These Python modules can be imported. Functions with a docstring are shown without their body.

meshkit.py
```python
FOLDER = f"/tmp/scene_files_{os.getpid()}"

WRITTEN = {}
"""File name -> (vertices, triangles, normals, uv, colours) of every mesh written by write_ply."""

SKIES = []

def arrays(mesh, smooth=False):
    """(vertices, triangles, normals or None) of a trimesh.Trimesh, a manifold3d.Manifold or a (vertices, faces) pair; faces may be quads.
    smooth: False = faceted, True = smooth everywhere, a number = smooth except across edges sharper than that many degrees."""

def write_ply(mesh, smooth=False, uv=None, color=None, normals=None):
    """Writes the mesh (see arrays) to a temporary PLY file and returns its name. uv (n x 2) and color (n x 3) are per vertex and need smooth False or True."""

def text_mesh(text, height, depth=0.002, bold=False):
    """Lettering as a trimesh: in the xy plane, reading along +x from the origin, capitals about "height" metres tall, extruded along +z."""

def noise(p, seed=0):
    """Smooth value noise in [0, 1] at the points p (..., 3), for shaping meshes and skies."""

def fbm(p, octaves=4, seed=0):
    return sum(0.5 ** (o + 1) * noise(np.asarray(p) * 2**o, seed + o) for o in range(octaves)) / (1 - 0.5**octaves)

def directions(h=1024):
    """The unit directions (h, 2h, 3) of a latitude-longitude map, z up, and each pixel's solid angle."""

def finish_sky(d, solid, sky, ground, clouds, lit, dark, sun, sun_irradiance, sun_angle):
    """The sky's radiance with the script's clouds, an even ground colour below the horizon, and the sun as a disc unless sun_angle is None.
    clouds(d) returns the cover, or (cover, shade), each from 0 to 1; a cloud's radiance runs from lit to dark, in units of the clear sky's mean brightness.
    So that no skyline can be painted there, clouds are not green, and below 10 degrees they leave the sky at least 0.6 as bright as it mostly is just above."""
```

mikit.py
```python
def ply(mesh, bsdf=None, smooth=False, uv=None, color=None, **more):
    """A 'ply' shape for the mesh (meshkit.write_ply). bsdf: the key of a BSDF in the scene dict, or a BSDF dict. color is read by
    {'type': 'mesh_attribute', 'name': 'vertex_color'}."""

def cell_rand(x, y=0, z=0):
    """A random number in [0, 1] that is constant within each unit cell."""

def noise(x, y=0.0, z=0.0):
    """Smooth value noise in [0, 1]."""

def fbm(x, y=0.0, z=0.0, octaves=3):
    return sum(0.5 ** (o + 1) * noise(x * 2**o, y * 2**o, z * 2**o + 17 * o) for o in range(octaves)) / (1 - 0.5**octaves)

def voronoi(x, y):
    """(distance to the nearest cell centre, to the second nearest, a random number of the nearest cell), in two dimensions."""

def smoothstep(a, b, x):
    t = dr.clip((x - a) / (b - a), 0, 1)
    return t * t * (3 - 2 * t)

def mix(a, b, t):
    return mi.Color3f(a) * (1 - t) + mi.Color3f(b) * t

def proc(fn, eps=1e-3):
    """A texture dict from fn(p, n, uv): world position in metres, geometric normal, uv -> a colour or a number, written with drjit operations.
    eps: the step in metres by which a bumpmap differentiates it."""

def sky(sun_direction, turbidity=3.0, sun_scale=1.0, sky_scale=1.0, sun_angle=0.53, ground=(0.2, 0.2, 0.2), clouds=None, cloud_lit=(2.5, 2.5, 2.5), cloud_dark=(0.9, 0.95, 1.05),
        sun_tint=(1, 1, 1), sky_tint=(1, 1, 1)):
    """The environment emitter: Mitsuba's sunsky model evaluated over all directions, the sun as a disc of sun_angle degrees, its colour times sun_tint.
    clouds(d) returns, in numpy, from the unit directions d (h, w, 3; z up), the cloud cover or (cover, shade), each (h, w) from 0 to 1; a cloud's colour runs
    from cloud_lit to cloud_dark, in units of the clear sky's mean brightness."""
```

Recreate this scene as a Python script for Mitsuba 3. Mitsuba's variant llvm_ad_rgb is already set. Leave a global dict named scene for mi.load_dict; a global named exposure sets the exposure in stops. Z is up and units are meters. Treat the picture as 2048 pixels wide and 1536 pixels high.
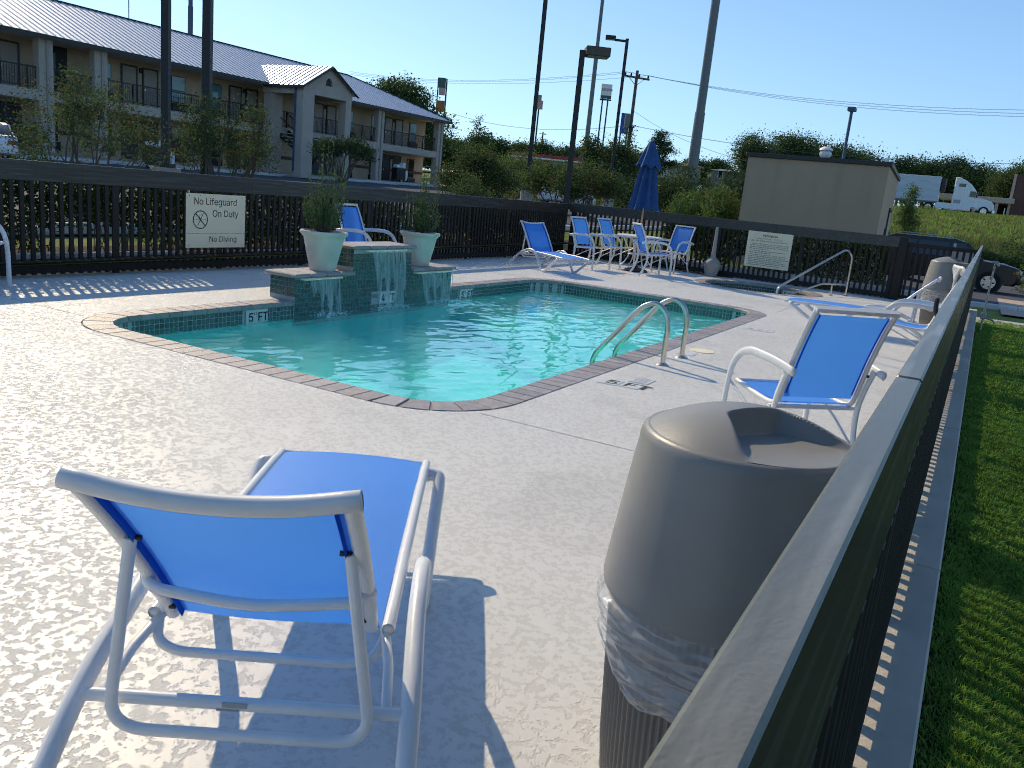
import math, numpy as np, trimesh, drjit as dr, mitsuba as mi, mikit, meshkit
from mikit import proc, noise, fbm, voronoi, cell_rand, smoothstep, mix
from shapely.geometry import Polygon, LineString, box as sbox
T = mi.ScalarTransform4f
scene, labels = {}, {}
RS = np.random.default_rng(7)

# ---------------------------------------------------------------- camera, sky, exposure
EYE = [0.0, 0.0, 1.4]
YAW, PITCH, ROLL = (math.radians(a) for a in (-28.107, -12.951, -5.670))
_f = np.array([math.sin(YAW) * math.cos(PITCH), math.cos(YAW) * math.cos(PITCH), math.sin(PITCH)])
_r = np.array([math.cos(YAW), -math.sin(YAW), 0.0])
_d = np.cross(_f, _r)
_up = -(-math.sin(ROLL) * _r + math.cos(ROLL) * _d)
scene['camera'] = {'type': 'perspective', 'fov': 62.9, 'fov_axis': 'x', 'near_clip': 0.05, 'far_clip': 3000.0,
                   'to_world': T().look_at(origin=EYE, target=[float(e + v) for e, v in zip(EYE, _f)], up=[float(v) for v in _up])}
SUN = (-0.732, 0.351, 0.585)
scene['sky'] = mikit.sky(SUN, turbidity=2.2, sky_scale=1.5, ground=(0.2, 0.2, 0.19), sky_tint=(0.96, 1.075, 1.20), sun_tint=(0.97, 1.0, 1.0))
exposure = 1.5

# ---------------------------------------------------------------- helpers
class MB:
    def __init__(s): s.v, s.f, s.n = [], [], 0
    def add(s, v, f):
        v = np.asarray(v, float); f = np.asarray(f, int)
        if f.shape[1] == 4: f = np.vstack([f[:, [0, 1, 2]], f[:, [0, 2, 3]]])
        s.v.append(v); s.f.append(f + s.n); s.n += len(v); return s
    def tm(s, m, M=None):
        v = np.array(m.vertices)
        if M is not None: v = v @ M[:3, :3].T + M[:3, 3]
        return s.add(v, np.array(m.faces))
    def box(s, c, size, rz=0.0, ch=0.0):
        h = np.array(size, float) / 2
        if ch <= 0:
            v = np.array([[x, y, z] for x in (-1, 1) for y in (-1, 1) for z in (-1, 1)]) * h
            f = [[0, 1, 3, 2], [4, 6, 7, 5], [0, 4, 5, 1], [2, 3, 7, 6], [0, 2, 6, 4], [1, 5, 7, 3]]
        else:
            v, f = chbox(h, ch)
        if rz: v = v @ rotz(rz).T
        return s.add(v + np.array(c, float), f)
    def bar(s, a, b, w, h, up=(0, 0, 1)):
        a, b = np.array(a, float), np.array(b, float); t = b - a; t /= np.linalg.norm(t)
        x = np.cross(t, up); x /= np.linalg.norm(x); y = np.cross(x, t)
        q = [p + i * x * w / 2 + j * y * h / 2 for p in (a, b) for i, j in ((-1, -1), (1, -1), (1, 1), (-1, 1))]
        return s.add(q, [[0, 1, 2, 3], [7, 6, 5, 4], [0, 4, 5, 1], [1, 5, 6, 2], [2, 6, 7, 3], [3, 7, 4, 0]])
    def tube(s, pts, r, sides=10, ry=None, up=None, cap=True):
        p = np.array(pts, float); n = len(p); r = np.broadcast_to(r, (n,)).astype(float)
        ry = r if ry is None else np.broadcast_to(ry, (n,)).astype(float)
        t = np.gradient(p, axis=0); t /= np.linalg.norm(t, axis=1, keepdims=True) + 1e-12
        a = np.zeros_like(p); ref = np.array(up if up is not None else ([0, 0, 1.0] if abs(t[0, 2]) < .9 else [1.0, 0, 0]), float)
        for i in range(n):
            x = np.cross(t[i], ref) if i == 0 or up is not None else a[i - 1] - t[i] * (a[i - 1] @ t[i])
            a[i] = x / (np.linalg.norm(x) + 1e-12)
        b = np.cross(t, a); an = np.arange(sides) * 2 * np.pi / sides
        v = p[:, None] + r[:, None, None] * np.cos(an)[None, :, None] * a[:, None] + ry[:, None, None] * np.sin(an)[None, :, None] * b[:, None]
        i, j = np.meshgrid(np.arange(n - 1), np.arange(sides), indexing='ij')
        q = np.stack([i * sides + j, i * sides + (j + 1) % sides, (i + 1) * sides + (j + 1) % sides, (i + 1) * sides + j], -1).reshape(-1, 4)
        f = np.vstack([q[:, [0, 1, 2]], q[:, [0, 2, 3]]]); v = v.reshape(-1, 3)
        if cap:
            k = len(v); v = np.vstack([v, p[:1], p[-1:]]); j = np.arange(sides); e = (n - 1) * sides
            f = np.vstack([f, np.stack([j * 0 + k, (j + 1) % sides, j], 1), np.stack([j * 0 + k + 1, e + j, e + (j + 1) % sides], 1)])
        return s.add(v, f)
    def lathe(s, prof, sides=32, c=(0, 0, 0), mod=None):
        p = np.array(prof, float); an = np.arange(sides) * 2 * np.pi / sides; n = len(p)
        rr = p[:, :1] * (np.ones((1, sides)) if mod is None else mod(p[:, 1:2], an[None]))
        v = np.stack([rr * np.cos(an), rr * np.sin(an), np.repeat(p[:, 1:2], sides, 1)], -1).reshape(-1, 3)
        i, j = np.meshgrid(np.arange(n - 1), np.arange(sides), indexing='ij')
        q = np.stack([i * sides + j, i * sides + (j + 1) % sides, (i + 1) * sides + (j + 1) % sides, (i + 1) * sides + j], -1).reshape(-1, 4)
        return s.add(v + np.array(c, float), q)
    def poly(s, pg, z0, z1=None, M=None):
        for g in getattr(pg, 'geoms', [pg]):
            if z1 is None:
                v, f = trimesh.creation.triangulate_polygon(g, engine='earcut'); v = np.c_[v, np.full(len(v), z0)]
            else:
                m = trimesh.creation.extrude_polygon(g, z1 - z0, engine='earcut'); v = np.array(m.vertices) + [0, 0, z0]; f = np.array(m.faces)
            if M is not None: v = v @ M[:3, :3].T + M[:3, 3]
            s.add(v, f)
        return s
    def text(s, t, h, o, ex, ey, bold=False, depth=.003, center=False):
        m = meshkit.text_mesh(t, h, depth, bold); v = np.array(m.vertices)
        if center: v[:, 0] -= v[:, 0].max() / 2
        ex, ey = np.array(ex, float), np.array(ey, float); ez = np.cross(ex, ey)
        return s.add(np.array(o, float) + v[:, :1] * ex + v[:, 1:2] * ey + v[:, 2:] * ez, np.array(m.faces))
    def mesh(s): return (np.vstack(s.v), np.vstack(s.f))

def rotz(a): c, n = math.cos(a), math.sin(a); return np.array([[c, -n, 0], [n, c, 0], [0, 0, 1.0]])
_cb = {}
def chbox(h, c):
    """A box with chamfered edges: 24 points, hull."""
    c = min(c, .45 * min(h) * 2); pts = []
    for sx in (-1, 1):
        for sy in (-1, 1):
            for sz in (-1, 1):
                for k in range(3):
                    d = np.full(3, 0.0); d[[i for i in range(3) if i != k]] = c
                    pts.append((np.array(h) - d) * [sx, sy, sz])
    m = trimesh.convex.convex_hull(np.array(pts)); return np.array(m.vertices), np.array(m.faces)
def arc(pts, n=4):
    """A smooth curve through the points (Catmull-Rom)."""
    p = np.array(pts, float); q = np.vstack([2 * p[0] - p[1], p, 2 * p[-1] - p[-2]]); out = []
    for i in range(1, len(q) - 2):
        for t in np.arange(n) / n:
            a, b, c, d = q[i - 1:i + 3]
            out.append(.5 * (2 * b + (c - a) * t + (2 * a - 5 * b + 4 * c - d) * t * t + (3 * b - a - 3 * c + d) * t ** 3))
    return np.vstack([out, p[-1:]])
def fillet(pts, r, n=5):
    """A polyline with rounded corners."""
    p = np.array(pts, float); out = [p[0]]
    for i in range(1, len(p) - 1):
        a, b = p[i - 1] - p[i], p[i + 1] - p[i]; la, lb = np.linalg.norm(a), np.linalg.norm(b); k = min(r, .48 * la, .48 * lb)
        A, B = p[i] + a / la * k, p[i] + b / lb * k
        for t in np.linspace(0, 1, n): out.append((1 - t) ** 2 * A + 2 * t * (1 - t) * p[i] + t * t * B)
    return np.vstack(out + [p[-1]])
def tw(x, y, z=0.0, deg=0.0, s=1.0): return T().translate([float(x), float(y), float(z)]) @ T().rotate([0, 0, 1], float(deg)) @ T().scale(float(s))
_used = {}
def uniq(k):
    n = _used.get(k, 0); _used[k] = n + 1
    return k if n == 0 else f'{k}_{n:03d}'
def lab(k, label=None, cat=None, group=None, kind=None):
    d = {a: b for a, b in (('label', label), ('category', cat), ('group', group), ('kind', kind)) if b}
    if d: labels[k] = d
class Proto:
    """A thing: a list of named parts (parent = index of an earlier part), placed once or many times."""
    def __init__(s): s.items = []
    def add(s, name, mb, bsdf, smooth=False, parent=None, label=None, kind=None, M=None):
        d = mb if isinstance(mb, dict) else mikit.ply(mb.mesh() if isinstance(mb, MB) else mb, bsdf, smooth)
        if isinstance(mb, dict) and bsdf: d = {**d, 'bsdf': {'type': 'ref', 'id': bsdf}}
        s.items.append((name, d, parent, label, kind, M)); return len(s.items) - 1
    def place(s, name, label=None, cat=None, group=None, to=None, kind=None):
        root = uniq(name); lab(root, label, cat, group, kind); keys = []
        for n, d, par, l, kd, M in s.items:
            k = root if n is None else uniq((root if par is None else keys[par]) + '__' + n)
            keys.append(k); w = to if M is None else (M if to is None else to @ M)
            scene[k] = d if w is None else {**d, 'to_world': w}
            if n is not None: lab(k, l, None, None, kd)
        return root
def single(name, mb, bsdf, smooth=False, label=None, cat=None, group=None, kind=None, to=None):
    p = Proto(); p.add(None, mb, bsdf, smooth); return p.place(name, label, cat, group, to, kind)

# ---------------------------------------------------------------- terrain
def ss(a, b, v):
    t = np.clip((np.asarray(v, float) - a) / (b - a), 0, 1); return t * t * (3 - 2 * t)
def zt(x, y):
    x, y = np.asarray(x, float), np.asarray(y, float)
    l = .02 + .011 * np.clip(y, -5, 90) - .01 * np.maximum(x, -60); r = -.06 - .012 * np.clip(y, 0, 45)
    t = ss(-9, -.3, x); b = l * (1 - t) + r * t; s = y + .4 * x; h = ss(50, 100, s)
    return b * (1 - h) + 3.65 * h + 1.6 * ss(125, 185, s)

# ---------------------------------------------------------------- materials
def P(c, rough=.5, spec=.5, metal=0.0, **k):
    d = {'type': 'principled', 'base_color': c if isinstance(c, dict) else {'type': 'rgb', 'value': list(c)}, 'roughness': rough, 'specular': spec, **k}
    if metal: d['metallic'] = metal
    return d
def mat(name, b, two=True): scene[name] = {'type': 'twosided', 'bsdf': b} if two else b
def bump(tex, scale, b): return {'type': 'bumpmap', 'arbitrary': tex, 'scale': scale, 'bsdf': b}
def leaf(name, c, var=.5, rough=.45, tr=.9):
    lo, hi = tuple(x * (1 - var) for x in c), tuple(x * (1 + var) for x in c)
    def fn(p, n, uv):
        r = fbm(p.x * 9, p.y * 9, p.z * 9, 2) * .5 + noise(p.x * 60, p.y * 60, p.z * 60) * .5
        return mix(lo, hi, r)
    scene[name] = {'type': 'principledthin', 'base_color': proc(fn), 'roughness': rough, 'diff_trans': tr, 'spec_trans': 0.0, 'eta': 1.45}
def deck_h(p, n=None, uv=None):
    a = fbm(p.x * 52, p.y * 52, 3.0, 3) * .78 + noise(p.x * 200, p.y * 200, 1.0) * .22
    b = fbm(p.x * 1.3, p.y * 1.3, 9.0, 2)
    return smoothstep(.415, .475, a + .12 * (b - .5))
def deck_c(p, n, uv):
    big = fbm(p.x * .7, p.y * .7, 0., 3); h = deck_h(p)
    c = mix((.54, .525, .475), (.61, .59, .535), h)
    st = smoothstep(.60, .78, fbm(p.x * 1.9 + 7, p.y * 1.9, 5., 4))
    return c * (.90 + .16 * big) * (1 - .10 * st)
mat('m_deck', bump(proc(lambda p, n, uv: deck_h(p) + (1.1 - deck_h(p)) * .75 * noise(p.x * 330, p.y * 330), 1.2e-3), .0022,
    P(proc(deck_c), proc(lambda p, n, uv: .70 - .19 * deck_h(p)), .8, clearcoat=.8, clearcoat_gloss=.25)))
mat('m_joint', P((.09, .085, .08), .9))
mat('m_concrete', bump(proc(lambda p, n, uv: fbm(p.x * 60, p.y * 60, p.z * 60, 3), 1e-3), .002,
    P(proc(lambda p, n, uv: mix((.35, .305, .24), (.49, .44, .36), fbm(p.x * 3, p.y * 3, p.z * 3, 4))), .8, .3)))
mat('m_wallkerb', P(proc(lambda p, n, uv: mix((.52, .51, .48), (.70, .69, .65), fbm(p.x * 2, p.y * 2, p.z * 5, 3))), .8, .3))
for i, c in enumerate([(.27, .235, .22), (.31, .275, .26), (.24, .205, .195), (.29, .245, .225)]):
    mat(f'm_brick{i}', bump(proc(lambda p, n, uv: fbm(p.x * 120, p.y * 120, p.z * 120, 2), 1e-3), .0012,
        P(proc(lambda p, n, uv, c=c: mi.Color3f(*c) * (.75 + .5 * fbm(p.x * 25, p.y * 25, p.z * 25, 3))), .5, .9)))
mat('m_grout', P((.42, .42, .40), .8, .3))
mat('m_groutdark', P((.24, .23, .21), .85, .3))
for i, c in enumerate([(.024, .078, .072), (.034, .10, .092), (.018, .056, .058), (.04, .09, .092)]):
    mat(f'm_tile{i}', P(proc(lambda p, n, uv, c=c: mi.Color3f(*c) * (.6 + .9 * noise(p.x * 40, p.y * 40, p.z * 40))), .14, .6))
mat('m_plaster', P(proc(lambda p, n, uv: mix((.06, .70, .60), (.10, .80, .72), fbm(p.x * 1.6, p.y * 1.6, p.z * 1.6, 3))), .8, .2))
mat('m_plaster_spa', P((.05, .32, .30), .8, .2))
scene['m_water'] = {'type': 'thindielectric', 'int_ior': 1.19}
scene['m_drops'] = {'type': 'thindielectric', 'int_ior': 1.33}
def foam(p, n, uv):
    s = noise(p.y * 55, p.z * 2.2, 1.) * .55 + noise(p.y * 150, p.z * 6, 4.) * .45
    return .24 + .76 * smoothstep(.42, .70, s)
scene['m_falls'] = {'type': 'blendbsdf', 'weight': proc(foam), 'a': {'type': 'thindielectric', 'int_ior': 1.5}, 'b': {'type': 'principledthin', 'base_color': {'type': 'rgb', 'value': [.85, .9, .9]}, 'roughness': .2, 'diff_trans': 1.0, 'spec_trans': .4, 'eta': 1.33}}
mat('m_white', P(proc(lambda p, n, uv: mi.Color3f(.72, .71, .68) * (.9 + .15 * fbm(p.x * 14, p.y * 14, p.z * 14, 3))), .32, .5))
def sling_fn(p, n, uv):
    w = noise(p.x * 700, p.y * 700, p.z * 260) * .6 + noise(p.x * 260, p.y * 260, p.z * 700) * .4; s = fbm(p.x * 5, p.y * 5, p.z * 5, 3)
    return mix((.06, .26, .80), (.09, .34, .93), w * .5 + s * .5)
scene['m_sling_cloth'] = {'type': 'principledthin', 'base_color': proc(sling_fn), 'roughness': .5, 'diff_trans': 1.0, 'spec_trans': 0.0, 'eta': 1.75, 'sheen': 1.0, 'sheen_tint': .5}
mat('m_sling_gloss', P((.10, .33, .85), .5, 1.0, clearcoat=1.0, clearcoat_gloss=.15))
scene['m_sling'] = {'type': 'blendbsdf', 'weight': .32, 'a': {'type': 'ref', 'id': 'm_sling_cloth'}, 'b': {'type': 'ref', 'id': 'm_sling_gloss'}}
scene['m_sling_edge'] = {'type': 'principledthin', 'base_color': {'type': 'rgb', 'value': [.03, .17, .66]}, 'roughness': .6, 'diff_trans': .8, 'spec_trans': 0.0, 'eta': 1.4}
mat('m_steel', P((.62, .58, .52), .24, .5, 1.0))
mat('m_galv', P(proc(lambda p, n, uv: mix((.32, .33, .34), (.5, .5, .5), noise(p.x * 30, p.y * 30, p.z * 30))), .45, .5, .7))
mat('m_fence', P(proc(lambda p, n, uv: mix((.012, .010, .009), (.026, .023, .020), fbm(p.x * 30, p.y * 30, p.z * 30, 3))), .55, .3))
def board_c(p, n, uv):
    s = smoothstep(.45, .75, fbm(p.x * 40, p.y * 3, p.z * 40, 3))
    return mix(mix((.022, .019, .016), (.045, .042, .036), s), mix((.11, .11, .09), (.19, .19, .165), s), smoothstep(.4, .9, n.z))  # upward faces painted lighter for the glancing sun, and for settled dust
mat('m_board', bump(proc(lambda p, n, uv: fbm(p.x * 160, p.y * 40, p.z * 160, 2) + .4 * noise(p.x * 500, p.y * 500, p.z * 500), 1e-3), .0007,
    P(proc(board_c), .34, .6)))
mat('m_can', bump(proc(lambda p, n, uv: noise(p.x * 400, p.y * 400, p.z * 400), 1e-3), .0003,
    P(proc(lambda p, n, uv: mi.Color3f(.215, .206, .184) * (.85 + .3 * fbm(p.x * 6, p.y * 6, p.z * 6, 3))), .4, .5)))
mat('m_can_dark', P((.19, .17, .145), .42))
scene['m_bag'] = {'type': 'blendbsdf', 'weight': proc(lambda p, n, uv: .30 + .55 * smoothstep(.55, .85, 1 - dr.abs(2 * noise(p.x * 9, p.y * 9, p.z * 75) - 1)) * (.4 + .6 * noise(p.x * 25, p.y * 25, p.z * 20))), 'a': {'type': 'thindielectric', 'int_ior': 1.5}, 'b': {'type': 'principledthin', 'base_color': {'type': 'rgb', 'value': [.78, .79, .80]}, 'roughness': .22, 'diff_trans': .9, 'spec_trans': .2, 'eta': 1.5}}  # white streaks in the blend paint in light caught along the liner folds
mat('m_pot', bump(proc(lambda p, n, uv: fbm(p.x * 50, p.y * 50, p.z * 50, 3), 1e-3), .003,
    P(proc(lambda p, n, uv: mix((.46, .41, .33), (.72, .665, .57), fbm(p.x * 7, p.y * 7, p.z * 4, 4))), .8, .3)))
mat('m_soil', P((.05, .035, .025), .95, .2))
mat('m_sign', P((.84, .72, .49), .5, .4)); mat('m_ink', P((.03, .025, .02), .6)); mat('m_inkfade', P((.20, .185, .15), .7))
mat('m_markplate', P((.55, .56, .53), .4)); mat('m_markgrey', P((.33, .34, .34), .5))
mat('m_umb', P(proc(lambda p, n, uv: mix((.014, .052, .155), (.026, .082, .23), fbm(p.x * 9, p.y * 9, p.z * 5, 3))), .7, .3))
mat('m_wood', P(proc(lambda p, n, uv: mix((.35, .24, .13), (.5, .37, .22), noise(p.x * 30, p.y * 30, p.z * 3))), .5))
mat('m_black', P((.015, .015, .015), .45)); mat('m_rubber', P((.02, .02, .02), .8, .2))
mat('m_vase', bump(proc(lambda p, n, uv: fbm(p.x * 80, p.y * 80, p.z * 80, 2), 1e-3), .002, P((.33, .30, .26), .6, .4)))
mat('m_asphalt', P(proc(lambda p, n, uv: mix((.045, .047, .052), (.085, .087, .093), fbm(p.x * .8, p.y * .8, 0., 4) * .7 + noise(p.x * 30, p.y * 30) * .3)), .85, .3))
mat('m_pave', P(proc(lambda p, n, uv: mix((.30, .28, .25), (.44, .42, .38), fbm(p.x * 1.5, p.y * 1.5, 0., 4))), .85, .3))
mat('m_tan', P(proc(lambda p, n, uv: mix((.36, .26, .19), (.46, .35, .27), fbm(p.x * 2, p.y * 2, 0., 4))), .85, .3))
def ground_c(p, n, uv):
    a = fbm(p.x * .35, p.y * .35, 0., 4); b = fbm(p.x * 3, p.y * 3, 0., 3)
    return mix((.06, .10, .02), (.20, .21, .06), smoothstep(.25, .75, a * .6 + b * .4))
mat('m_ground', P(proc(ground_c), .95, .1))
mat('m_lawn', P(proc(lambda p, n, uv: mix((.014, .020, .006), (.030, .036, .012), fbm(p.x * 20, p.y * 20, 0., 3))), .95, .1))
leaf('m_grass', (.20, .35, .065), .5, .4, .9)
leaf('m_grassdry', (.19, .205, .075), .4, .5, .9)
leaf('m_hedge', (0.0324, 0.0621, 0.0162), .6, .25, .7)
leaf('m_leaf', (0.0878, 0.1362, 0.0502), .65, .25, .8)
leaf('m_leaf2', (0.1148, 0.1418, 0.0567), .6, .28, .9)
leaf('m_leaf3', (0.0737, 0.1123, 0.0502), .6, .3, .7)
leaf('m_oleander', (0.1148, 0.2025, 0.0607), .45, .3, .9)
leaf('m_pine', (0.0351, 0.0681, 0.0309), .5, .5, .5)
leaf('m_pink', (.42, .13, .13), .3, .6, .8)
leaf('m_rustleaf', (.11, .060, .032), .4, .4, .8)
mat('m_bark', P(proc(lambda p, n, uv: mix((.07, .055, .045), (.19, .16, .13), fbm(p.x * 14, p.y * 14, p.z * 4, 3))), .9, .2))
mat('m_stucco', bump(proc(lambda p, n, uv: fbm(p.x * 30, p.y * 30, p.z * 30, 3), 2e-3), .004,
    P(proc(lambda p, n, uv: mix((.45, .34, .235), (.54, .42, .30), fbm(p.x * 1.1, p.y * 1.1, p.z * 1.1, 4))), .9, .2)))
mat('m_colstucco', P(proc(lambda p, n, uv: mix((.42, .36, .30), (.50, .44, .37), fbm(p.x * 2, p.y * 2, p.z * 2, 3))), .9, .2))
mat('m_shed', bump(proc(lambda p, n, uv: fbm(p.x * 45, p.y * 45, p.z * 45, 3), 2e-3), .006,
    P(proc(lambda p, n, uv: mix((.35, .26, .18), (.425, .325, .23), fbm(p.x * .9, p.y * .9, p.z * .9, 4)) * (1 - .09 * smoothstep(.5, .8, fbm((p.x + p.y) * 5, 0., p.z * .5, 3)) * smoothstep(.2, 2.6, p.z))), .9, .2)))
mat('m_roof', P(proc(lambda p, n, uv: mix((.72, .73, .76), (.82, .83, .86), fbm(p.x * .5, p.y * 1.2, p.z * .5, 3))), .46, .6, .75))
mat('m_seam', P((.58, .58, .62), .45))
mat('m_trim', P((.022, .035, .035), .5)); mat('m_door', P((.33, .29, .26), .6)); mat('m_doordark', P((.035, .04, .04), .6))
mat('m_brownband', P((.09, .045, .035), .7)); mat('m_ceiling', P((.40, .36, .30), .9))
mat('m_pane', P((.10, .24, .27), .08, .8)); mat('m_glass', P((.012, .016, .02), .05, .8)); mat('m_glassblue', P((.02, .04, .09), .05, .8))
mat('m_pole', P((.014, .013, .012), .5)); mat('m_lamp', P((.075, .062, .045), .55)); mat('m_polegrey', P((.16, .17, .17), .5, .5, .3))
mat('m_poleblue', P((.05, .09, .16), .5)); mat('m_bluesign', P((.02, .06, .30), .5)); mat('m_signwhite', P((.75, .75, .74), .5)); mat('m_signgreen', P((.03, .10, .10), .5))
mat('m_red', P((.35, .025, .03), .5)); mat('m_orange', P((.32, .11, .03), .6)); mat('m_signpink', P((.50, .33, .30), .6)); mat('m_signgrey', P((.30, .28, .25), .6))
mat('m_carwhite', P((.70, .72, .74), .25, .5, clearcoat=.7, clearcoat_gloss=.9)); mat('m_carblack', P((.006, .007, .008), .25, .4, clearcoat=.4, clearcoat_gloss=.95))
mat('m_chrome', P((.6, .6, .6), .2, .5, 1.0)); mat('m_lens', P((.55, .5, .42), .1, .6)); mat('m_amber', P((.6, .22, .03), .15, .6)); mat('m_redlens', P((.35, .01, .01), .15, .6))
mat('m_trailer', P(proc(lambda p, n, uv: mi.Color3f(.52, .58, .64) * (.85 + .25 * fbm(p.x * .8, p.y * .8, p.z * 3, 3))), .45)); mat('m_towel', P((.78, .80, .83), .9))
mat('m_housewall', P((.40, .33, .27), .9)); mat('m_houseroof', P((.17, .16, .155), .9)); mat('m_wire', P((.10, .11, .13), .95, .05))
mat('m_hose', P((.72, .70, .66), .4)); mat('m_brownwall', P((.10, .05, .04), .8))
# ---------------------------------------------------------------- ground, lawn, lot, roads
def struct(name, mb, bsdf, smooth=False, label=None): return single(name, mb, bsdf, smooth, label, None, None, 'structure')
def terrain(xs, ys, keep, dz, mb=None):
    X, Y = np.meshgrid(xs, ys, indexing='ij'); Z = zt(X, Y) + dz; nx, ny = X.shape
    i, j = np.meshgrid(np.arange(nx - 1), np.arange(ny - 1), indexing='ij')
    cx, cy = (X[:-1, :-1] + X[1:, 1:]) / 2, (Y[:-1, :-1] + Y[1:, 1:]) / 2; k = keep(cx, cy).ravel()
    q = np.stack([i * ny + j, (i + 1) * ny + j, (i + 1) * ny + j + 1, i * ny + j + 1], -1).reshape(-1, 4)[k]
    return (mb or MB()).add(np.stack([X, Y, Z], -1).reshape(-1, 3), q)
def steps(*a):
    out = []
    for lo, hi, n in a: out.append(np.linspace(lo, hi, n, endpoint=False))
    return np.concatenate(out + [[a[-1][1]]])
gx = steps((-900, -140, 12), (-140, -40, 40), (-40, -10, 20), (-10, -8.7, 2), (-8.7, -.25, 8), (-.25, 12, 12), (12, 60, 20), (60, 900, 12))
gy = steps((-300, -12, 10), (-12, 0, 6), (0, 18.4, 14), (18.4, 30, 10), (30, 150, 80), (150, 260, 30), (260, 1600, 14))
inside = lambda x, y: (x > -8.7) & (x < -.25) & (y > -12) & (y < 18.4)
struct('ground', terrain(gx, gy, lambda x, y: ~inside(x, y), -.02), 'm_ground', True, 'uneven grass ground rising to a bank behind the pool')
struct('lawn', terrain(np.linspace(.1, 9, 12), np.linspace(-3, 20.2, 20), lambda x, y: x > -9, .004), 'm_lawn', True, 'mown green lawn along the outside of the fence')
lot = lambda x, y: ((x < -11.2) & (x > -39.2) & (y < 64)) | ((y > 40) & (y < 46.5) & (x < -3))
struct('parking_lot', terrain(np.linspace(-39.2, -3, 60), np.linspace(-8, 64, 80), lot, .012), 'm_asphalt', True, 'worn grey asphalt parking lot in front of the motel')
struct('driveway', terrain(np.linspace(-7, 7, 24), np.linspace(24.8, 44, 30), lambda x, y: x > -99, .02), 'm_asphalt', True, 'asphalt driveway behind the gate')
struct('pavement', terrain(np.linspace(-42.7, -39.2, 6), np.linspace(12, 66, 40), lambda x, y: x < 99, .16), 'm_pave', True, 'concrete walkway under the motel balcony')
struct('footpath', terrain(np.linspace(-7, 1.4, 16), np.linspace(19.2, 20.6, 3), lambda x, y: x < 99, .03), 'm_pave', True, 'pale concrete path behind the gate')
struct('crossover', terrain(np.linspace(.62, 5, 8), np.linspace(22.6, 30, 8), lambda x, y: x < 99, .035), 'm_tan', True, 'tan concrete ramp beyond the lawn')
rd = MB()
for x0 in np.arange(-150, 150, 10.): rd.box((x0 + 5, 111.5, 3.66), (10, 9, .04))
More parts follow.
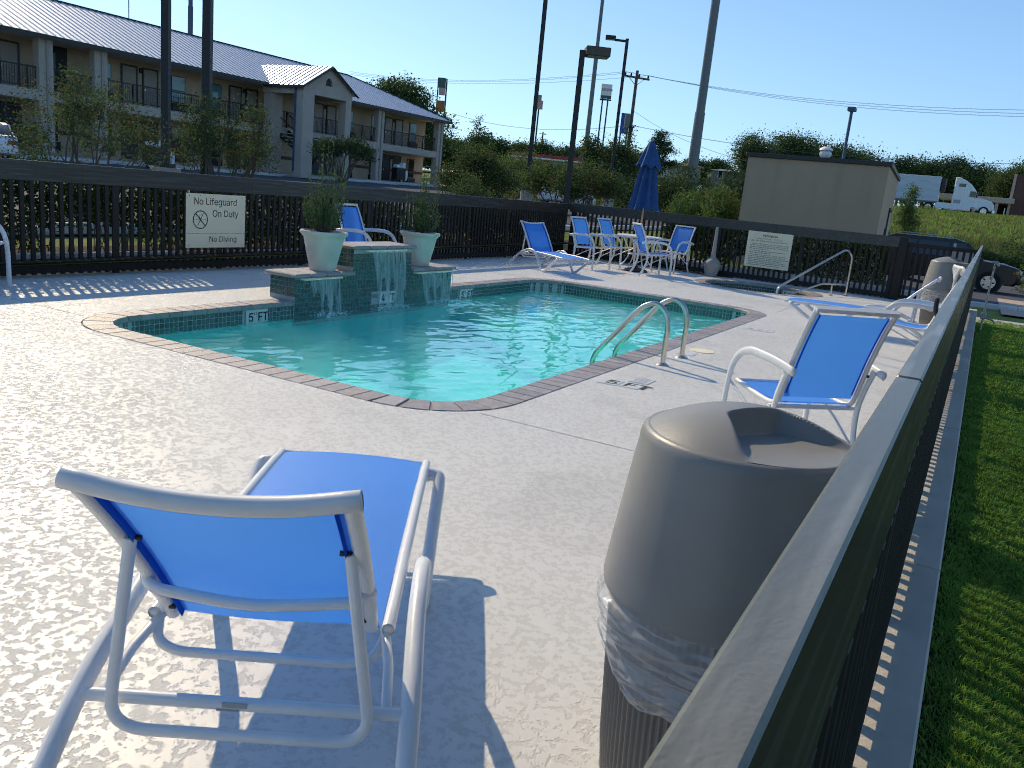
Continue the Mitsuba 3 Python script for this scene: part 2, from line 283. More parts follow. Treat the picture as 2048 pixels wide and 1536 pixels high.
struct('road', rd, 'm_pave', False, 'pale highway along the top of the grass bank')
kb = MB()
for y0 in np.arange(-8, 64, 4.): kb.box((-39.12, y0 + 2, float(zt(-39.1, y0 + 2)) + .09), (.16, 3.985, .17), 0, .02)
struct('kerb', kb, 'm_wallkerb', False, 'concrete kerb along the motel walkway')
kb = MB()
for x0 in np.arange(-7, 7, 2.): kb.box((x0 + 1, 24.75, float(zt(x0 + 1, 24.7)) + .05), (1.99, .16, .15), 0, .02)
struct('driveway_kerb', kb, 'm_wallkerb', False, 'concrete kerb along the driveway')
kb = MB()
for y0 in np.arange(-8, 62, 5.): kb.box((-11.1, y0 + 2.5, float(zt(-11.1, y0 + 2.5)) + .06), (.18, 4.98, .16), 0, .02)
struct('lot_kerb', kb, 'm_wallkerb', False, 'concrete kerb between the lot and the hedge')

# ---------------------------------------------------------------- pool deck, coping, basin, water
def rrect(x0, x1, y0, y1, r): return sbox(x0 + r, y0 + r, x1 - r, y1 - r).buffer(r, quad_segs=10)
PX0, PX1, PY0, PY1 = -6.42, -2.78, 4.39, 12.70
CW = .235
copo, copi = rrect(PX0 - CW, PX1 + CW, PY0 - CW, PY1 + CW, .70), rrect(PX0, PX1, PY0, PY1, .47)
wall = rrect(PX0 - .03, PX1 + .03, PY0 - .03, PY1 + .03, .51)
SPA = np.array([-3.78, 16.98]); SR = 1.02
from shapely.geometry import Point
spao, spai = Point(*SPA).buffer(SR + .22, quad_segs=20), Point(*SPA).buffer(SR, quad_segs=20)
FX0, FX1, FY = -6.80, -6.42, (6.83, 7.79, 8.94, 9.91)
fountain_foot = sbox(FX0 + .03, FY[0] + .03, FX1 - .03, FY[3] - .03)
joints = [LineString([(-9, 4.47), (-6.6, 4.47)]), LineString([(-2.6, 4.47), (0, 4.47)]), LineString([(-2.6, 12.85), (0, 12.85)]), LineString([(-9, 12.6), (-6.6, 12.6)]), LineString([(-6.0, 12.9), (-6.0, 19)]), LineString([(-2.55, 15.2), (-2.55, 13)])]
deck = sbox(-8.93, -9, -.055, 18.72).difference(copo.buffer(.004)).difference(spao.buffer(.004)).difference(fountain_foot)
for j in joints: deck = deck.difference(j.buffer(.0055, cap_style='flat'))
pd = Proto()
for g in deck.geoms if hasattr(deck, 'geoms') else [deck]: pd.add('slab', MB().poly(g, -.10, 0.0), 'm_deck')
pd.add('joint_filler', MB().poly(sbox(-8.93, -9, -.055, 18.72).difference(copo).difference(spao), -.008), 'm_joint')
pd.place('pool_deck', 'textured off white pool deck slabs with dark joints', kind='structure')

pool = Proto()
def ring_points(pg, n): 
    L = pg.exterior; return np.array([L.interpolate(t, normalized=True).coords[0] for t in np.linspace(0, 1, n, endpoint=False)])
def wedge(a, b, c, d, z0, z1, ch):
    """A brick between inner edge a-b and outer edge d-c, its top edges chamfered."""
    q = np.array([a, b, c, d], float); m = q.mean(0); t = m + (q - m) * (1 - ch / np.maximum(np.linalg.norm(q - m, axis=1, keepdims=True), .02))
    v = np.vstack([np.c_[q, np.full(4, z0)], np.c_[q, np.full(4, z1 - ch * .8)], np.c_[t, np.full(4, z1)]])
    f = [[3, 2, 1, 0], [8, 9, 10, 11]]
    for k in range(4):
        n = (k + 1) % 4; f += [[k, n, n + 4, k + 4], [k + 4, n + 4, n + 8, k + 8]]
    return v, f
# coping bricks: cut radially between the inner and the outer outline
inner = copi.exterior; L = inner.length; nb = int(L / .145); cnt = 0
base = Polygon(copi.exterior)
pool.add('coping_mortar', MB().poly(copo.difference(copi.buffer(.004)), -.05, -.006), 'm_groutdark')
def outward(s):
    p = np.array(inner.interpolate(s % L).coords[0]); q = np.array(inner.interpolate((s + .004) % L).coords[0]); o = np.array(inner.interpolate((s - .004) % L).coords[0])
    t = q - o; t /= np.linalg.norm(t); n = np.array([t[1], -t[0]])
    if base.contains(Point(*(p + n * .02))): n = -n
    return p, p + n * CW
for i in range(nb):
    s0, s1 = L * i / nb + .004, L * (i + 1) / nb - .004
    a, d = outward(s0); b, c = outward(s1)
    m = (a + c) / 2
    if FY[0] - .04 < m[1] < FY[3] + .04 and m[0] < -6.2: continue
    v, f = wedge(a, b, c, d, -.042, .004 + RS.normal(0, .0008), .006)
    if np.cross(b - a, d - a) < 0: f = [x[::-1] for x in f]
    pool.add('brick', MB().add(v, f), f'm_brick{RS.integers(4)}')
ZW = -.15
bw = MB(); pts = ring_points(wall, 160); n = len(pts)
v = np.vstack([np.c_[pts, np.full(n, -.045)], np.c_[pts, np.full(n, -.215)]]); k = np.arange(n)
bw.add(v, np.stack([k, (k + 1) % n, (k + 1) % n + n, k + n], 1)); pool.add('tile_bed', bw, 'm_grout')
floor = lambda y: -.42 - .16 * ss(10.5, 6.0, y)
bw = MB(); zf = floor(pts[:, 1])
v = np.vstack([np.c_[pts, np.full(n, -.205)], np.c_[pts, zf]]); bw.add(v, np.stack([k, (k + 1) % n, (k + 1) % n + n, k + n], 1))
ys = np.linspace(PY0 - .04, PY1 + .04, 40)
v = np.array([[x, y, floor(y)] for y in ys for x in (PX0 - .04, PX1 + .04)]); k = np.arange(39)
bw.add(v, np.stack([2 * k, 2 * k + 1, 2 * k + 3, 2 * k + 2], 1)); pool.add('basin', bw, 'm_plaster', 40)
# waterline tiles, two rows
TILE = .0525
def tile_mesh(w=TILE - .0055, t=.008): 
    return MB().box((0, 0, 0), (w, w, t), 0, .003)
tile_ply = [mikit.ply(tile_mesh().mesh(), f'm_tile{i}') for i in range(4)]
wl = MB(); tv, tf = tile_mesh().mesh(); nearest = []
Lw = wall.exterior.length; nt = int(Lw / TILE)
for i in range(nt):
    s = Lw * (i + .5) / nt; p = np.array(wall.exterior.interpolate(s).coords[0]); q = np.array(wall.exterior.interpolate((s + .01) % Lw).coords[0])
    t = (q - p) / np.linalg.norm(q - p); nn = np.array([-t[1], t[0]])
    if not base.contains(Point(*(p + nn * .06))): nn = -nn
    ex, ez = np.array([*t, 0]), np.array([*nn, 0]); ey = np.cross(ez, ex)
    if p[0] < -6.3 and (6.14 < p[1] < 6.45 or 10.18 < p[1] < 10.53): continue
    if p[0] < -6.3 and FY[0] < p[1] < FY[3]: continue
    for row in range(3):
        o = np.array([*p, -.047 - TILE * (row + .5)])
        M = np.eye(4); M[:3, 0], M[:3, 1], M[:3, 2], M[:3, 3] = ex, ey, ez, o
        if row < 2 and p[0] < -6.38 and 4.9 < p[1] < 6.7: nearest.append(M)
        else: wl.add(tv @ M[:3, :3].T + o, tf)
for M in nearest: pool.add('tile', tile_ply[RS.integers(4)], None, M=T(M))
pool.add('waterline_tiles', wl, 'm_tile1', kind='stuff')
def marker(p, o, ex, ey, w, h, text, sub=None, grey=False):
    ex, ey = np.array(ex, float), np.array(ey, float); ez = np.cross(ex, ey); o = np.array(o, float)
    M = np.eye(4); M[:3, 0], M[:3, 1], M[:3, 2], M[:3, 3] = ex, ey, ez, o
    k = p.add('depth_marker', MB().tm(trimesh.creation.box((w, h, .01)), M), 'm_markgrey' if grey else 'm_markplate')
    l = MB(); th = h * .58
    for s, x in text: l.text(s, th, o + ex * x - ey * th * .5 + ez * .0055, ex, ey, True, .002)
    if sub: l.text(sub[0], th * .32, o + ex * sub[1] + ey * th * .18 + ez * .0055, ex, ey, False, .002)
    p.add('lettering', l, 'm_ink', parent=k)
Yx, Zx = (0, 1, 0), (0, 0, 1)
marker(pool, (-6.436, 6.295, -.128), Yx, Zx, .30, .15, [('5', -.125), ('FT', .005)], ('FT', -.045))
marker(pool, (-6.436, 10.355, -.128), Yx, Zx, .34, .15, [('3', -.14), ('FT', .03)], ('FT', -.05))
pool.place('swimming_pool', 'turquoise swimming pool with brick coping and dark waterline tiles', 'pool')
# depth markings set in the deck beside the pool
for nm, x, y, tx, lb in [('depth_sign', -2.375, 6.10, '5', 'pale deck tile with a worn figure 5 beside the pool coping'), ('depth_sign', -2.20, 6.12, 'FT', 'pale deck tile lettered FT beside the pool coping')]:
    p = Proto(); k = p.add('plate', MB().box((x, y, .002), (.155, .20, .006)), 'm_markplate')
    p.add('lettering', MB().text(tx, .13, (x - (.045 if tx == '5' else .068), y - .065, .0055), (1, 0, 0), (0, 1, 0), True, .001), 'm_ink'); p.place(nm, lb, 'depth marker')
p = Proto(); p.add('plate', MB().box((-2.21, 6.36, .002), (.16, .22, .006)), 'm_markplate')
s = MB(); 
for a in np.linspace(.28, .46, 5): s.box((-2.21, 6.36 + a - .37, .0055), (.12, .018, .001))
p.add('symbol', s, 'm_markgrey'); p.place('warning_tile', 'small grey striped deck tile behind the FT tile', 'deck tile')
p = Proto(); p.add('plate', MB().box((-2.27, 10.64, .002), (.36, .2, .006)), 'm_markplate')
p.add('lettering', MB().text('3 FT', .10, (-2.41, 10.59, .0055), (1, 0, 0), (0, 1, 0), False, .001), 'm_markgrey'); p.place('depth_sign', 'faded deck tile near the far right corner of the pool', 'depth marker')
p = Proto(); p.add('lid', MB().poly(Point(-2.3, 8.32).buffer(.12), .0, .006), 'm_sign'); p.add('plate', MB().box((-2.36, 8.02, .002), (.16, .2, .006)), 'm_markplate')
p.place('skimmer_cover', 'round buff skimmer lid in the deck by the grab rails', 'skimmer lid')
# water
def ripple(x, y, amp=1.0):
    p = np.stack([x, y, np.zeros_like(x)], -1)
    w = .010 * (meshkit.noise(p * [1.3, 1.7, 1], 3) - .5) + .013 * (meshkit.noise(p * [5, 3.5, 1] + 9, 4) - .5) + .010 * (meshkit.noise(p * [11, 7.5, 1] + 30, 5) - .5) + .004 * (meshkit.noise(p * [24, 17, 1] + 50, 6) - .5)
    near = np.exp(-((x + 6.1) ** 2) / .25) * ss(6.7, 7.1, y) * ss(10.2, 9.7, y)
    return amp * (w * .52 + near * .020 * (meshkit.noise(p * 16 + 70, 8) - .5))
X, Y = np.meshgrid(np.arange(PX0 - .05, PX1 + .06, .028), np.arange(PY0 - .05, PY1 + .06, .028), indexing='ij')
Z = ZW + ripple(X, Y); nx, ny = X.shape; i, j = np.meshgrid(np.arange(nx - 1), np.arange(ny - 1), indexing='ij')
q = np.stack([i * ny + j, (i + 1) * ny + j, (i + 1) * ny + j + 1, i * ny + j + 1], -1).reshape(-1, 4)
scene['m_poolbody'] = {'type': 'homogeneous', 'albedo': {'type': 'rgb', 'value': [.30, .965, .92]}, 'sigma_t': {'type': 'rgb', 'value': [.85, .55, .58]}}
_wb = MB().box(((PX0 + PX1) / 2, (PY0 + PY1) / 2, -.40), (PX1 - PX0 + .02, PY1 - PY0 + .02, .46))
scene['water__body'] = {**mikit.ply(_wb.mesh()), 'bsdf': {'type': 'null'}, 'interior': {'type': 'ref', 'id': 'm_poolbody'}}
struct('water', MB().add(np.stack([X, Y, Z], -1).reshape(-1, 3), q), 'm_water', True, 'rippled turquoise pool water')

# ---------------------------------------------------------------- spa
spa = Proto(); pts = ring_points(spai, 72); n = len(pts); k = np.arange(n)
spa.add('coping_mortar', MB().poly(spao.difference(spai), -.05, -.006), 'm_groutdark')
for i in range(46):
    a0, a1 = 2 * np.pi * i / 46 + .004, 2 * np.pi * (i + 1) / 46 - .004
    pp = [SPA + r * np.array([math.cos(a), math.sin(a)]) for a, r in ((a0, SR), (a1, SR), (a1, SR + .22), (a0, SR + .22))]
    v, f = wedge(*pp, -.04, .004, .006); spa.add('brick', MB().add(v, [x[::-1] for x in f]), f'm_brick{RS.integers(4)}')
bw = MB(); v = np.vstack([np.c_[pts, np.full(n, -.05)], np.c_[pts, np.full(n, -.40)]]); bw.add(v, np.stack([k, (k + 1) % n, (k + 1) % n + n, k + n], 1)); spa.add('tile_bed', bw, 'm_grout')
wl = MB(); nt = int(2 * np.pi * SR / TILE)
for i in range(nt):
    a = 2 * np.pi * (i + .5) / nt; e = np.array([math.cos(a), math.sin(a), 0]); ez = -e; ex = np.array([e[1], -e[0], 0.0]); ey = np.cross(ez, ex)
    for row in range(4): wl.add(tv @ np.stack([ex, ey, ez], 1).T + [SPA[0] + e[0] * SR, SPA[1] + e[1] * SR, -.052 - TILE * (row + .5)], tf)
spa.add('waterline_tiles', wl, 'm_tile2', kind='stuff')
bw = MB(); v = np.vstack([np.c_[pts, np.full(n, -.3)], np.c_[pts, np.full(n, -1.0)], [[*SPA, -1.0]]])
bw.add(np.array(v), np.stack([k, (k + 1) % n, (k + 1) % n + n, k + n], 1)); bw.add(v, np.stack([k * 0 + 2 * n, k + n, (k + 1) % n + n], 1)); spa.add('basin', bw, 'm_plaster_spa', 40)
a = math.radians(62); e = np.array([math.cos(a), math.sin(a), 0]); marker(spa, (SPA[0] + .965 * e[0], SPA[1] + .965 * e[1], -.125), (math.sin(a), -math.cos(a), 0), Zx, .30, .14, [('3', -.125), ('FT', .005)], ('FT', -.045))
spa.place('spa_tub', 'round sunken spa with dark tiles and stone rim by the far fence', 'spa')
X, Y = np.meshgrid(np.arange(-1.03, 1.04, .06), np.arange(-1.03, 1.04, .06), indexing='ij'); nx, ny = X.shape; i, j = np.meshgrid(np.arange(nx - 1), np.arange(ny - 1), indexing='ij')
q = np.stack([i * ny + j, (i + 1) * ny + j, (i + 1) * ny + j + 1, i * ny + j + 1], -1).reshape(-1, 4)
inn = (np.hypot((X[:-1, :-1] + X[1:, 1:]) / 2, (Y[:-1, :-1] + Y[1:, 1:]) / 2) < 1.05).ravel()
struct('spa_water', MB().add(np.stack([X + SPA[0], Y + SPA[1], -.21 + ripple(X, Y, .4)], -1).reshape(-1, 3), q[inn]), 'm_water', True, 'dark still water in the spa')

# ---------------------------------------------------------------- fountain
fo = Proto(); FT_TOP = (.253, .549, .248)
for (y0, y1), zt_, a in zip(zip(FY[:-1], FY[1:]), FT_TOP, 'lmr'):
    core = fo.add('block', MB().box(((FX0 + FX1) / 2 - .005, (y0 + y1) / 2, (zt_ - .28) / 2), (FX1 - FX0 - .012, y1 - y0 - (.004 if a == 'm' else .01), zt_ + .28)), 'm_grout'); fo.add('footing', MB().box(((FX0 + FX1) / 2 - .005, (y0 + y1) / 2, -.65), (FX1 - FX0 - .02, y1 - y0 - .01, .74)), 'm_plaster')
    nyt = round((y1 - y0) / TILE); w = (y1 - y0) / nyt; uw = MB(); ntile = 0 if a == 'l' else ntile
    for r in (-1, -2):
        for c in range(nyt): uw.add(tv[:, [2, 0, 1]] + [FX1 - .004, y0 + (c + .5) * w, -.13 + (r + .5) * TILE], tf)
    for r in range(int((zt_ + .13) / TILE)):
        for c in range(nyt):
            if a == 'm' and r < 3 and .17 < (c + .5) * w - .20 < .48: continue
            M = np.eye(4); M[:3, 0], M[:3, 1], M[:3, 2], M[:3, 3] = (0, 1, 0), (0, 0, 1), (1, 0, 0), (FX1 - .004, y0 + (c + .5) * w, -.13 + (r + .5) * TILE)
            ntile += 1
            if ntile <= 240: fo.add('tile', tile_ply[RS.integers(4)], None, parent=core, M=T(M))
            else: uw.add(tv @ M[:3, :3].T + M[:3, 3], tf)
    if a != 'r':
        zb = .0 if a == 'l' else .302
        for r in range(int((zt_ - zb) / TILE)):
            for c in range(7):
                x = FX1 - .008 - (c + .5) * TILE
                M = np.eye(4); M[:3, 0], M[:3, 1], M[:3, 2], M[:3, 3] = (1, 0, 0), (0, 0, 1), (0, -1, 0), (x, y0 - .0 if a == 'l' else y0 - .002, zt_ - (r + .5) * TILE)
                fo.add('tile', tile_ply[RS.integers(4)], None, parent=core, M=T(M))
    fo.add('more_tiles', uw, 'm_tile1', kind='stuff')
    # stone cap in slabs
    o = .045; ya, yb = y0 - (o if a != 'r' else -.0), y1 + (o if a != 'l' else -.0)
    if a == 'l': yb = y1 - .004
    if a == 'r': ya = y0 + .004
    ns = 4; w = (yb - ya) / ns
    for c in range(ns): fo.add('cap_stone', MB().box(((FX0 + FX1) / 2, ya + (c + .5) * w, zt_ + .0225), (FX1 - FX0 + 2 * o, w - .005, .045), 0, .012), f'm_brick{RS.integers(4)}', parent=None)
    yl, yr = y0 + (.07 if a == 'l' else .16 if a == 'm' else .05), y1 - (.28 if a == 'l' else .22 if a == 'm' else .06)
    fo.add('spill_lip', MB().box((FX1 + .035, (yl + yr) / 2, zt_ - .012), (.09, yr - yl, .02), 0, .003), 'm_sign')
    # falling water: a rippled sheet with torn edges
    nyv, nzv = 60, 46; S, U = np.meshgrid(np.linspace(0, 1, nyv), np.linspace(0, 1, nzv), indexing='ij')
    top, bot = zt_ - .012, ZW - .01; h = top - bot; z = top - h * U
    pin = .17 * U ** .8; yy = yl + .06 + (yr - yl - .12) * (pin * .55 + S * (1 - pin * .9)) + (0 if a != 'm' else .04 * U)
    pq = np.stack([S * 9, U * 2.2, S * 0 + (3 if a == 'l' else 7 if a == 'm' else 11)], -1)
    x = FX1 + .08 + .16 * np.sqrt(h) * np.sqrt(np.maximum(U, 0)) * .55 + .035 * (meshkit.noise(pq, 2) - .5) * (.3 + U) + .018 * (meshkit.noise(pq * [4, 2, 1], 3) - .5) * (.2 + U)
    v = np.stack([x, yy, z], -1).reshape(-1, 3); i, j = np.meshgrid(np.arange(nyv - 1), np.arange(nzv - 1), indexing='ij')
    q = np.stack([i * nzv + j, i * nzv + j + 1, (i + 1) * nzv + j + 1, (i + 1) * nzv + j], -1).reshape(-1, 4)
    torn = meshkit.noise(np.stack([S * 11, U * 1.3, S * 0 + (3 if a == 'l' else 7)], -1), 5)[:-1, :-1] + .25 * meshkit.noise(np.stack([S * 40, U * 14, S * 0], -1), 6)[:-1, :-1]
    keep = (torn < .52 + .55 * (1 - U[:-1, :-1]) ** 2).ravel()
    fo.add('falling_water', MB().add(v, q[keep]), 'm_falls', True)
    rn = np.random.default_rng(5); dm = MB(); iv, ifc = trimesh.creation.icosphere(subdivisions=1, radius=1).vertices, trimesh.creation.icosphere(subdivisions=1).faces
    for _ in range(70):
        u = rn.uniform(.25, 1); yv = yl + (yr - yl) * rn.uniform(-.02, 1.02); dm.add(iv * rn.uniform(.003, .007) * [1, 1, rn.uniform(1, 2.2)] + [FX1 + .11 + .1 * u * rn.uniform(.3, 1.7), yv, top - h * u * .97], ifc)
    fo.add('water_drops', dm, 'm_drops', True, kind='stuff'); sp_ = MB()
    for _ in range(170):
        yv = yl + .1 + (yr - yl - .2) * rn.uniform(0, 1); sp_.add(iv * rn.uniform(.0025, .008) * [1.3, 1.3, rn.uniform(.5, 1.1)] + [FX1 + .19 + rn.normal(0, .07), yv + rn.normal(0, .04), ZW + abs(rn.normal(0, .03)) ** 1.1], ifc)
    fo.add('splash', sp_, 'm_bag', True, kind='stuff')
marker(fo, (FX1 + .001, 8.46, -.055), Yx, Zx, .30, .15, [('4', -.125), ('FT', .005)], ('FT', -.045))
fo.place('tiled_fountain', 'stepped green tiled fountain with three spouting sheets of water', 'fountain')
# ---------------------------------------------------------------- fences
def fence(name, label, a, b, top, posts, board=2.4, th=.034, bh=.21, top_end=None, rail=(.075, .09), pitch=.11):
    """A picket fence from a to b: a board on edge along the top, pickets, a bottom rail, posts."""
    a, b = np.array(a, float), np.array(b, float); L = np.linalg.norm(b - a); t = (b - a) / L; deg = math.degrees(math.atan2(t[1], t[0]))
    p = Proto(); rng = np.random.default_rng(int(abs(a[0] * 7 + b[1] * 3)) + 1)
    pk = mikit.ply(MB().box((0, 0, (.012 + top - bh) / 2), (.046, .034, top - bh - .012), 0, .004).mesh(), 'm_fence')
    po = mikit.ply(MB().box((0, 0, (top - bh) / 2), (.085, .034, top - bh), 0, .006).mesh(), 'm_fence')
    n = max(1, round(L / board))
    for i in range(n):
        c = a + t * L * (i + .5) / n
        dz = (top_end - top) if top_end else 0
        M = tw(*c, top + dz * (i + .5) / n - bh / 2 + rng.normal(0, .0006), deg + rng.normal(0, .012)) @ T().rotate([0, 1, 0], -math.degrees(math.atan2(dz, L)))
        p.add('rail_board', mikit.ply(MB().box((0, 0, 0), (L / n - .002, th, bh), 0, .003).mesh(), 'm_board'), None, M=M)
    p.add('bottom_rail', mikit.ply(MB().box((0, 0, rail[0]), (L, .03, rail[1]), 0, .005).mesh(), 'm_fence'), None, M=tw(*((a + b) / 2), 0, deg))
    for s in posts: p.add('post', po, None, M=tw(*(a + t * s), 0, deg))
    for i in range(int(L / pitch)):
        s = (i + .5) * pitch
        if all(abs(s - q) > .06 for q in posts): p.add('picket', pk, None, M=tw(*(a + t * s), 0, deg))
    return p.place(name, label, 'fence')
ft = 1.22
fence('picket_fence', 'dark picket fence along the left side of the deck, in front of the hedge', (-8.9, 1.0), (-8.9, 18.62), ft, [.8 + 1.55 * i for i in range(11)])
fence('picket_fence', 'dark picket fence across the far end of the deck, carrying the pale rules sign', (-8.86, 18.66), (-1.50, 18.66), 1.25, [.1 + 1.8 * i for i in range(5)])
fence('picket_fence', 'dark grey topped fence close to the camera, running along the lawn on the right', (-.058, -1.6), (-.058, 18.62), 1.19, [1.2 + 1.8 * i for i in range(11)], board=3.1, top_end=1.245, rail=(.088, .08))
g = Proto(); pk = mikit.ply(MB().box((0, 0, .57), (.046, .034, 1.02), 0, .004).mesh(), 'm_fence')
g.add('top_bar', MB().box((-.74, 18.67, 1.12), (1.2, .045, .08), 0, .005), 'm_fence'); g.add('bottom_bar', MB().box((-.74, 18.67, .075), (1.2, .045, .07), 0, .005), 'm_fence')
for i in range(10): g.add('picket', pk, None, M=tw(-1.27 + i * .117, 18.67))
g.add('stile', MB().box((-1.335, 18.67, .6), (.06, .05, 1.12), 0, .005), 'm_fence'); g.add('stile', MB().box((-.14, 18.67, .6), (.06, .05, 1.12), 0, .005), 'm_fence')
g.place('picket_gate', 'dark picket gate at the far right corner of the deck', 'gate')
single('gate_post', MB().box((-1.43, 18.66, .63), (.17, .13, 1.26), 0, .008), 'm_fence', False, 'thick dark square post between the far fence and the gate', 'post')
cs = MB(); segs = [-1.6, 1.05, 3.86, 6.9, 10.0, 13.1, 16.2, 19.0]
kp = Proto()
for y0, y1 in zip(segs[:-1], segs[1:]): kp.add('slab', MB().box((.025, (y0 + y1) / 2, -.055), (.15, y1 - y0 - .008, .11), 0, .008), 'm_concrete')
kp.place('fence_kerb', 'narrow concrete kerb under the right hand fence', kind='structure')
pl = MB()
for i in range(7): pl.box((-9.035, 1 + i * 3 + 1.5, .095), (.09, 2.99, .27), 0, .01)
struct('planter_kerb', pl, 'm_wallkerb', False, 'low pale concrete edge behind the left hedge')
pl = MB()
for i in range(3): pl.box((-8.7 + i * 2.42 + 1.2, 18.80, .095), (2.41, .09, .27), 0, .01)
struct('far_planter_kerb', pl, 'm_wallkerb', False, 'low pale concrete edge behind the far hedge')

bed = terrain(np.linspace(-9.9, -8.72, 4), np.linspace(-2, 19.35, 30), lambda x, y: x < 99, .0); terrain(np.linspace(-8.72, -1.55, 10), np.linspace(18.45, 19.36, 3), lambda x, y: x < 99, .0, bed)
struct('planting_bed', bed, 'm_soil', True, 'dark mulched bed under the hedges')
# ---------------------------------------------------------------- leaves
def leaves(rng, c, size, up=.25, ln=1.9, jit=.35):
    """Folded diamond leaves at the points c."""
    c = np.asarray(c, float); n = len(c); s = size * rng.uniform(1 - jit, 1 + jit, (n, 1))
    d = rng.normal(size=(n, 3)); d[:, 2] = d[:, 2] * .7 + up; d /= np.linalg.norm(d, axis=1, keepdims=True)
    e = np.cross(d, rng.normal(size=(n, 3))); e /= np.linalg.norm(e, axis=1, keepdims=True) + 1e-9; k = np.cross(d, e)
    a, b, l, r = c - d * s * ln / 2, c + d * s * ln / 2, c + e * s * .5 + k * s * .12, c - e * s * .5 + k * s * .12
    v = np.stack([a, l, b, r], 1).reshape(-1, 3); i = np.arange(n)[:, None] * 4
    return v, np.vstack([i + [0, 1, 2], i + [0, 2, 3]])
def clumps(rng, ell, nc, per, rad, shell=.55):
    """Leaf points in clumps spread over ellipsoids (cx,cy,cz,rx,ry,rz[,weight])."""
    w = np.array([e[6] if len(e) > 6 else e[3] * e[4] * e[5] for e in ell]); w = w ** .67; pick = rng.choice(len(ell), nc, p=w / w.sum()); E = np.array([e[:6] for e in ell])[pick]
    d = rng.normal(size=(nc, 3)); d /= np.linalg.norm(d, axis=1, keepdims=True); cc = E[:, :3] + d * E[:, 3:] * (rng.uniform(0, 1, (nc, 1)) ** (1 - shell))
    q = cc[:, None] + rng.normal(size=(nc, per, 3)) * rad * np.array([1, 1, .7]) * rng.uniform(.6, 1.3, (nc, 1, 1)); return cc, q.reshape(-1, 3)
def limbs(rng, base, tops, r0, r1=.01, bend=.15, sides=6, mb=None):
    mb = mb or MB(); b = np.array(base, float)
    for t in tops:
        t = np.array(t, float); L = np.linalg.norm(t - b); m = b + (t - b) * .45 + rng.normal(size=3) * bend * L * .5; m[2] = max(m[2], b[2] + .3 * (t[2] - b[2]))
        pts = arc([b, m, t], 4); mb.tube(pts, np.linspace(r0, r1, len(pts)), sides)
    return mb
def hedge(name, label, x0, x1, y0, y1, z0, h, n, seed, gap=.0):
    rng = np.random.default_rng(seed); L = max(x1 - x0, y1 - y0); p = Proto()
    q = np.stack([rng.uniform(x0, x1, n), rng.uniform(y0, y1, n), z0 + h * (.18 + .82 * rng.uniform(0, 1, n) ** .75)], 1)
    s = q[:, 1] if y1 - y0 > x1 - x0 else q[:, 0]; dens = meshkit.noise(np.stack([s * 1.3, q[:, 2] * 2.6, s * 0 + seed], -1), seed)
    q = q[dens > .30 + gap * (q[:, 2] < z0 + h * .8)]; q[:, 2] += .10 * (meshkit.noise(np.stack([s[:len(q)] * 2, s[:len(q)] * 0, s[:len(q)] * 0], -1), 3) - .6)
    p.add('foliage', MB().add(*leaves(rng, q, .030, .3)), 'm_hedge'); st = MB()
    for u in np.arange(0, L, .16):
        b = (x0 + x1) / 2 + rng.normal(0, .06), y0 + u + rng.normal(0, .04)
        if x1 - x0 > y1 - y0: b = x0 + u, (y0 + y1) / 2 + rng.normal(0, .06)
        limbs(rng, (*b, z0), [(b[0] + rng.normal(0, .13), b[1] + rng.normal(0, .13), z0 + h * rng.uniform(.6, .95)) for _ in range(3)], .009, .003, .12, 4, st)
    p.add('stems', st, 'm_bark', kind='stuff'); p.place(name, label, 'hedge')
hedge('hedge', 'glossy dark hedge behind the left fence with bright gaps low down', -9.68, -9.12, 1.0, 18.9, .02, 1.12, 60000, 3, .05)
hedge('hedge', 'dark glossy hedge behind the far fence and its rules sign', -6.6, -1.7, 18.9, 19.4, .02, 1.12, 20000, 5, .0)

# ---------------------------------------------------------------- signs on the fences
sg = Proto(); X = -8.84; y0, y1, z0, z1 = 7.40, 8.38, .29, .98
sg.add('panel', MB().box((X, (y0 + y1) / 2, (z0 + z1) / 2), (.008, y1 - y0, z1 - z0), 0, .002), 'm_sign'); X += .0045
ln = MB()
ln.text('No Lifeguard', .085, (X, 7.515, .842), Yx, Zx, False, .0015); ln.text('On Duty', .085, (X, 7.815, .692), Yx, Zx, False, .0015); ln.text('No Diving', .075, (X, 7.765, .365), Yx, Zx, False, .0015)
sg.add('lettering', ln, 'm_ink')
sy = MB(); a = np.linspace(0, 2 * np.pi, 40); sy.tube(np.stack([a * 0 + X, 7.625 + .112 * np.cos(a), .65 + .112 * np.sin(a)], 1), .0065, 6)
sy.tube([(X, 7.545, .73), (X, 7.705, .57)], .007, 6); sy.tube([(X, 7.585, .58), (X, 7.63, .655), (X, 7.672, .735)], .0045, 6); sy.tube([(X, 7.53, .648), (X, 7.72, .648)], .002, 5); sy.tube([(X, 7.60, .70), (X, 7.63, .655)], .003, 5)
sg.add('symbol', sy, 'm_ink'); sg.add('divider', MB().box((X, 7.89, .475), (.002, .96, .004)), 'm_ink')
bo = MB()
for yy, zz in ((7.45, .95), (7.62, .952), (8.33, .95), (7.45, .32), (8.33, .32)): bo.lathe([(.0, .0), (.008, 0), (.008, .004), (0, .005)], 8, (0, 0, 0)) if False else bo.box((X, yy, zz), (.006, .012, .012), 0, .002)
sg.add('screw', bo, 'm_black'); sg.place('pool_sign', 'cream sign reading No Lifeguard On Duty, No Diving, on the left fence', 'sign')
sg = Proto(); Y = 18.60; Xx = (1, 0, 0)
sg.add('panel', MB().box((-4.04, Y, .68), (.95, .008, .76), 0, .002), 'm_sign'); Y -= .0045
tx = MB(); cx = -4.04
